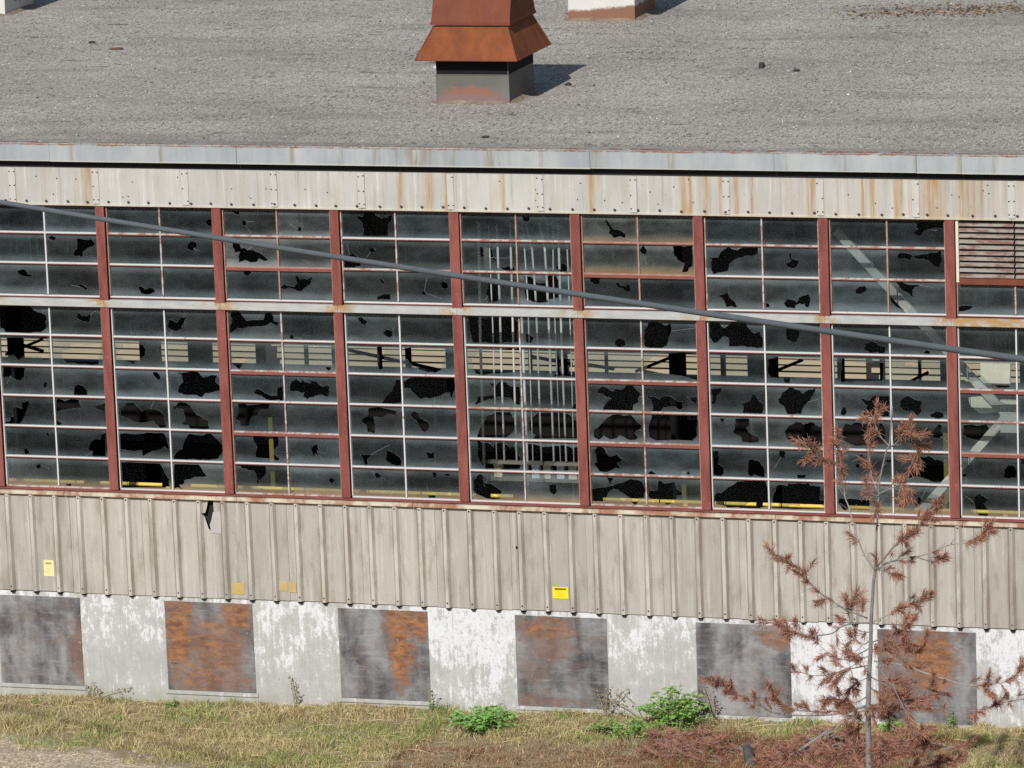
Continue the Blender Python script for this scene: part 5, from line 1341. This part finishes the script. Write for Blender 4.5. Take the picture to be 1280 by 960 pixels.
# dry weeds with bare stalks
def dry_weed(label, x, y, stalks, seed):
    rr = random.Random(seed); z = ground_z(x, y) - .01
    t = thing('dry_weed', label, 'weed', (x, y, z), 'dry weeds along the wall')
    b = MB(); l_ = MB()
    for dx, dy, h in stalks:
        P = smooth_pts([(0, 0, 0), (dx * .45, dy * .5, h * .6), (dx, dy, h)], 4)
        b.tube(P, [.007 - .0045 * i / (len(P) - 1) for i in range(len(P))], 5, cap=False)
        for j in range(16):
            o = P[rr.randrange(4, len(P))] + Vector((rr.gauss(0, .02), rr.gauss(0, .01), rr.gauss(0, .02)))
            leaf(l_, o, Vector((rr.gauss(0, 1), rr.gauss(0, 1), rr.gauss(0, .7))), Vector((0, 0, 1)), rr.uniform(.02, .045), rr.uniform(.008, .016), rr.randrange(3))
    b.build('stalks', M['stem'], t); l_.build('dry_leaves', [M['tan'], M['olive'], M['stem']], t, 'stuff')
    return t
dry_weed('straw coloured dead stalks slanting across the wall right of the fourth board', 8.72, -.15, [(-.52, .05, .30), (-.45, .06, .26), (-.30, .03, .40), (-.62, .02, .20)], 21)
dry_weed('dark seedy weed at the lower right corner of the fourth board', 8.20, -.12, [(.05, 0, .46), (-.12, .02, .38), (.18, .02, .34), (-.02, 0, .25), (.30, .02, .42)], 22)
dry_weed('sparse brown weed against the first painted pier', 1.12, -.08, [(.04, 0, .24), (-.06, 0, .16), (.16, .01, .14), (.55, .01, .18)], 23)
dry_weed('thin brown weed left of the flame-stained board', 3.98, -.10, [(.0, 0, .36), (-.05, 0, .46), (.08, 0, .22)], 24)
dry_weed('dark twiggy weed between the bushy green weed and the fifth board', 9.62, -.12, [(.02, 0, .40), (-.12, 0, .50), (.10, .02, .28)], 25)
# fallen boughs of dead needles heaped round the sapling
def brush(label, x, y, rx, ry, h, n, seed):
    rr = random.Random(seed); z = ground_z(x, y)
    t = thing('dead_brush', label, 'brushwood', (x, y, z), 'heaps of fallen dead pine boughs')
    b = MB(); nd = MB()
    for k in range(n):
        a = rr.uniform(0, 6.28); f = math.sqrt(rr.random())
        px, py = math.cos(a) * rx * f, math.sin(a) * ry * f
        l = rr.uniform(.15, .4); aa = rr.uniform(-.9, .9) + (math.pi if rr.random() < .5 else 0)
        z0 = rr.uniform(0, h * (1 - .6 * f))
        P = [Vector((px, py, z0)), Vector((px + math.cos(aa) * l * .5, py + math.sin(aa) * l * .3, z0 + rr.uniform(0, .06))), Vector((px + math.cos(aa) * l, py + math.sin(aa) * l * .6, z0 + rr.uniform(0, .12)))]
        b.tube(P, [.008, .006, .003], 5, cap=False)
        needle_tuft(nd, P, .25, 1, .75, .075)
    b.build('twigs', M['bark'], t, 'stuff'); nd.build('needles', [M['needle'], M['needle_dark']], t, 'stuff')
brush('red-brown heap of fallen pine boughs left of the sapling foot', 10.15, -1.35, 1.0, .42, .22, 62, 31)
brush('red-brown heap of dead boughs round the sapling trunk', 11.55, -1.25, .75, .40, .30, 62, 32)
brush('dark red-brown boughs on the ground right of the sapling', 12.45, -1.05, .45, .30, .34, 34, 33)
brush('small reddish bough lying below the bushy green weed', 9.45, -1.0, .38, .25, .20, 22, 34)
# charred stump and leaning sticks
z = ground_z(10.53, -1.55)
sb = MB().tube([(0, 0, -.05), (-.02, .02, .12), (-.06, .03, .27)], [.075, .066, .05], 9)
sb.add([(-.10, .02, .27), (-.03, -.01, .265), (-.05, .07, .33)], [(0, 1, 2)])
stump = tag(sb.build('charred_stump', M['charred'], None, None, (10.53, -1.75, ground_z(10.53, -1.75))), 'short charred black and white stump at the bottom edge in the red brush', 'stump')
tag(MB().tube([(11.55, -1.35, ground_z(11.55, -1.35) + .42), (11.30, -1.45, ground_z(11.3, -1.45) + .28), (11.0, -1.55, ground_z(11.0, -1.55) + .10)], [.02, .018, .012], 7).build('fallen_stick', M['bark'], None), 'bare grey stick slanting down left from the sapling', 'stick')
tag(MB().tube([(12.42, -1.15, ground_z(12.42, -1.15) + .42), (12.58, -1.2, ground_z(12.58, -1.2) + .22), (12.8, -1.3, ground_z(12.8, -1.3) + .02)], [.022, .03, .02], 7).build('broken_branch', M['charred'], None), 'dark broken branch with a pale end right of the sapling foot', 'stick')
for m_ in bpy.data.materials:
    m_.use_fake_user = False
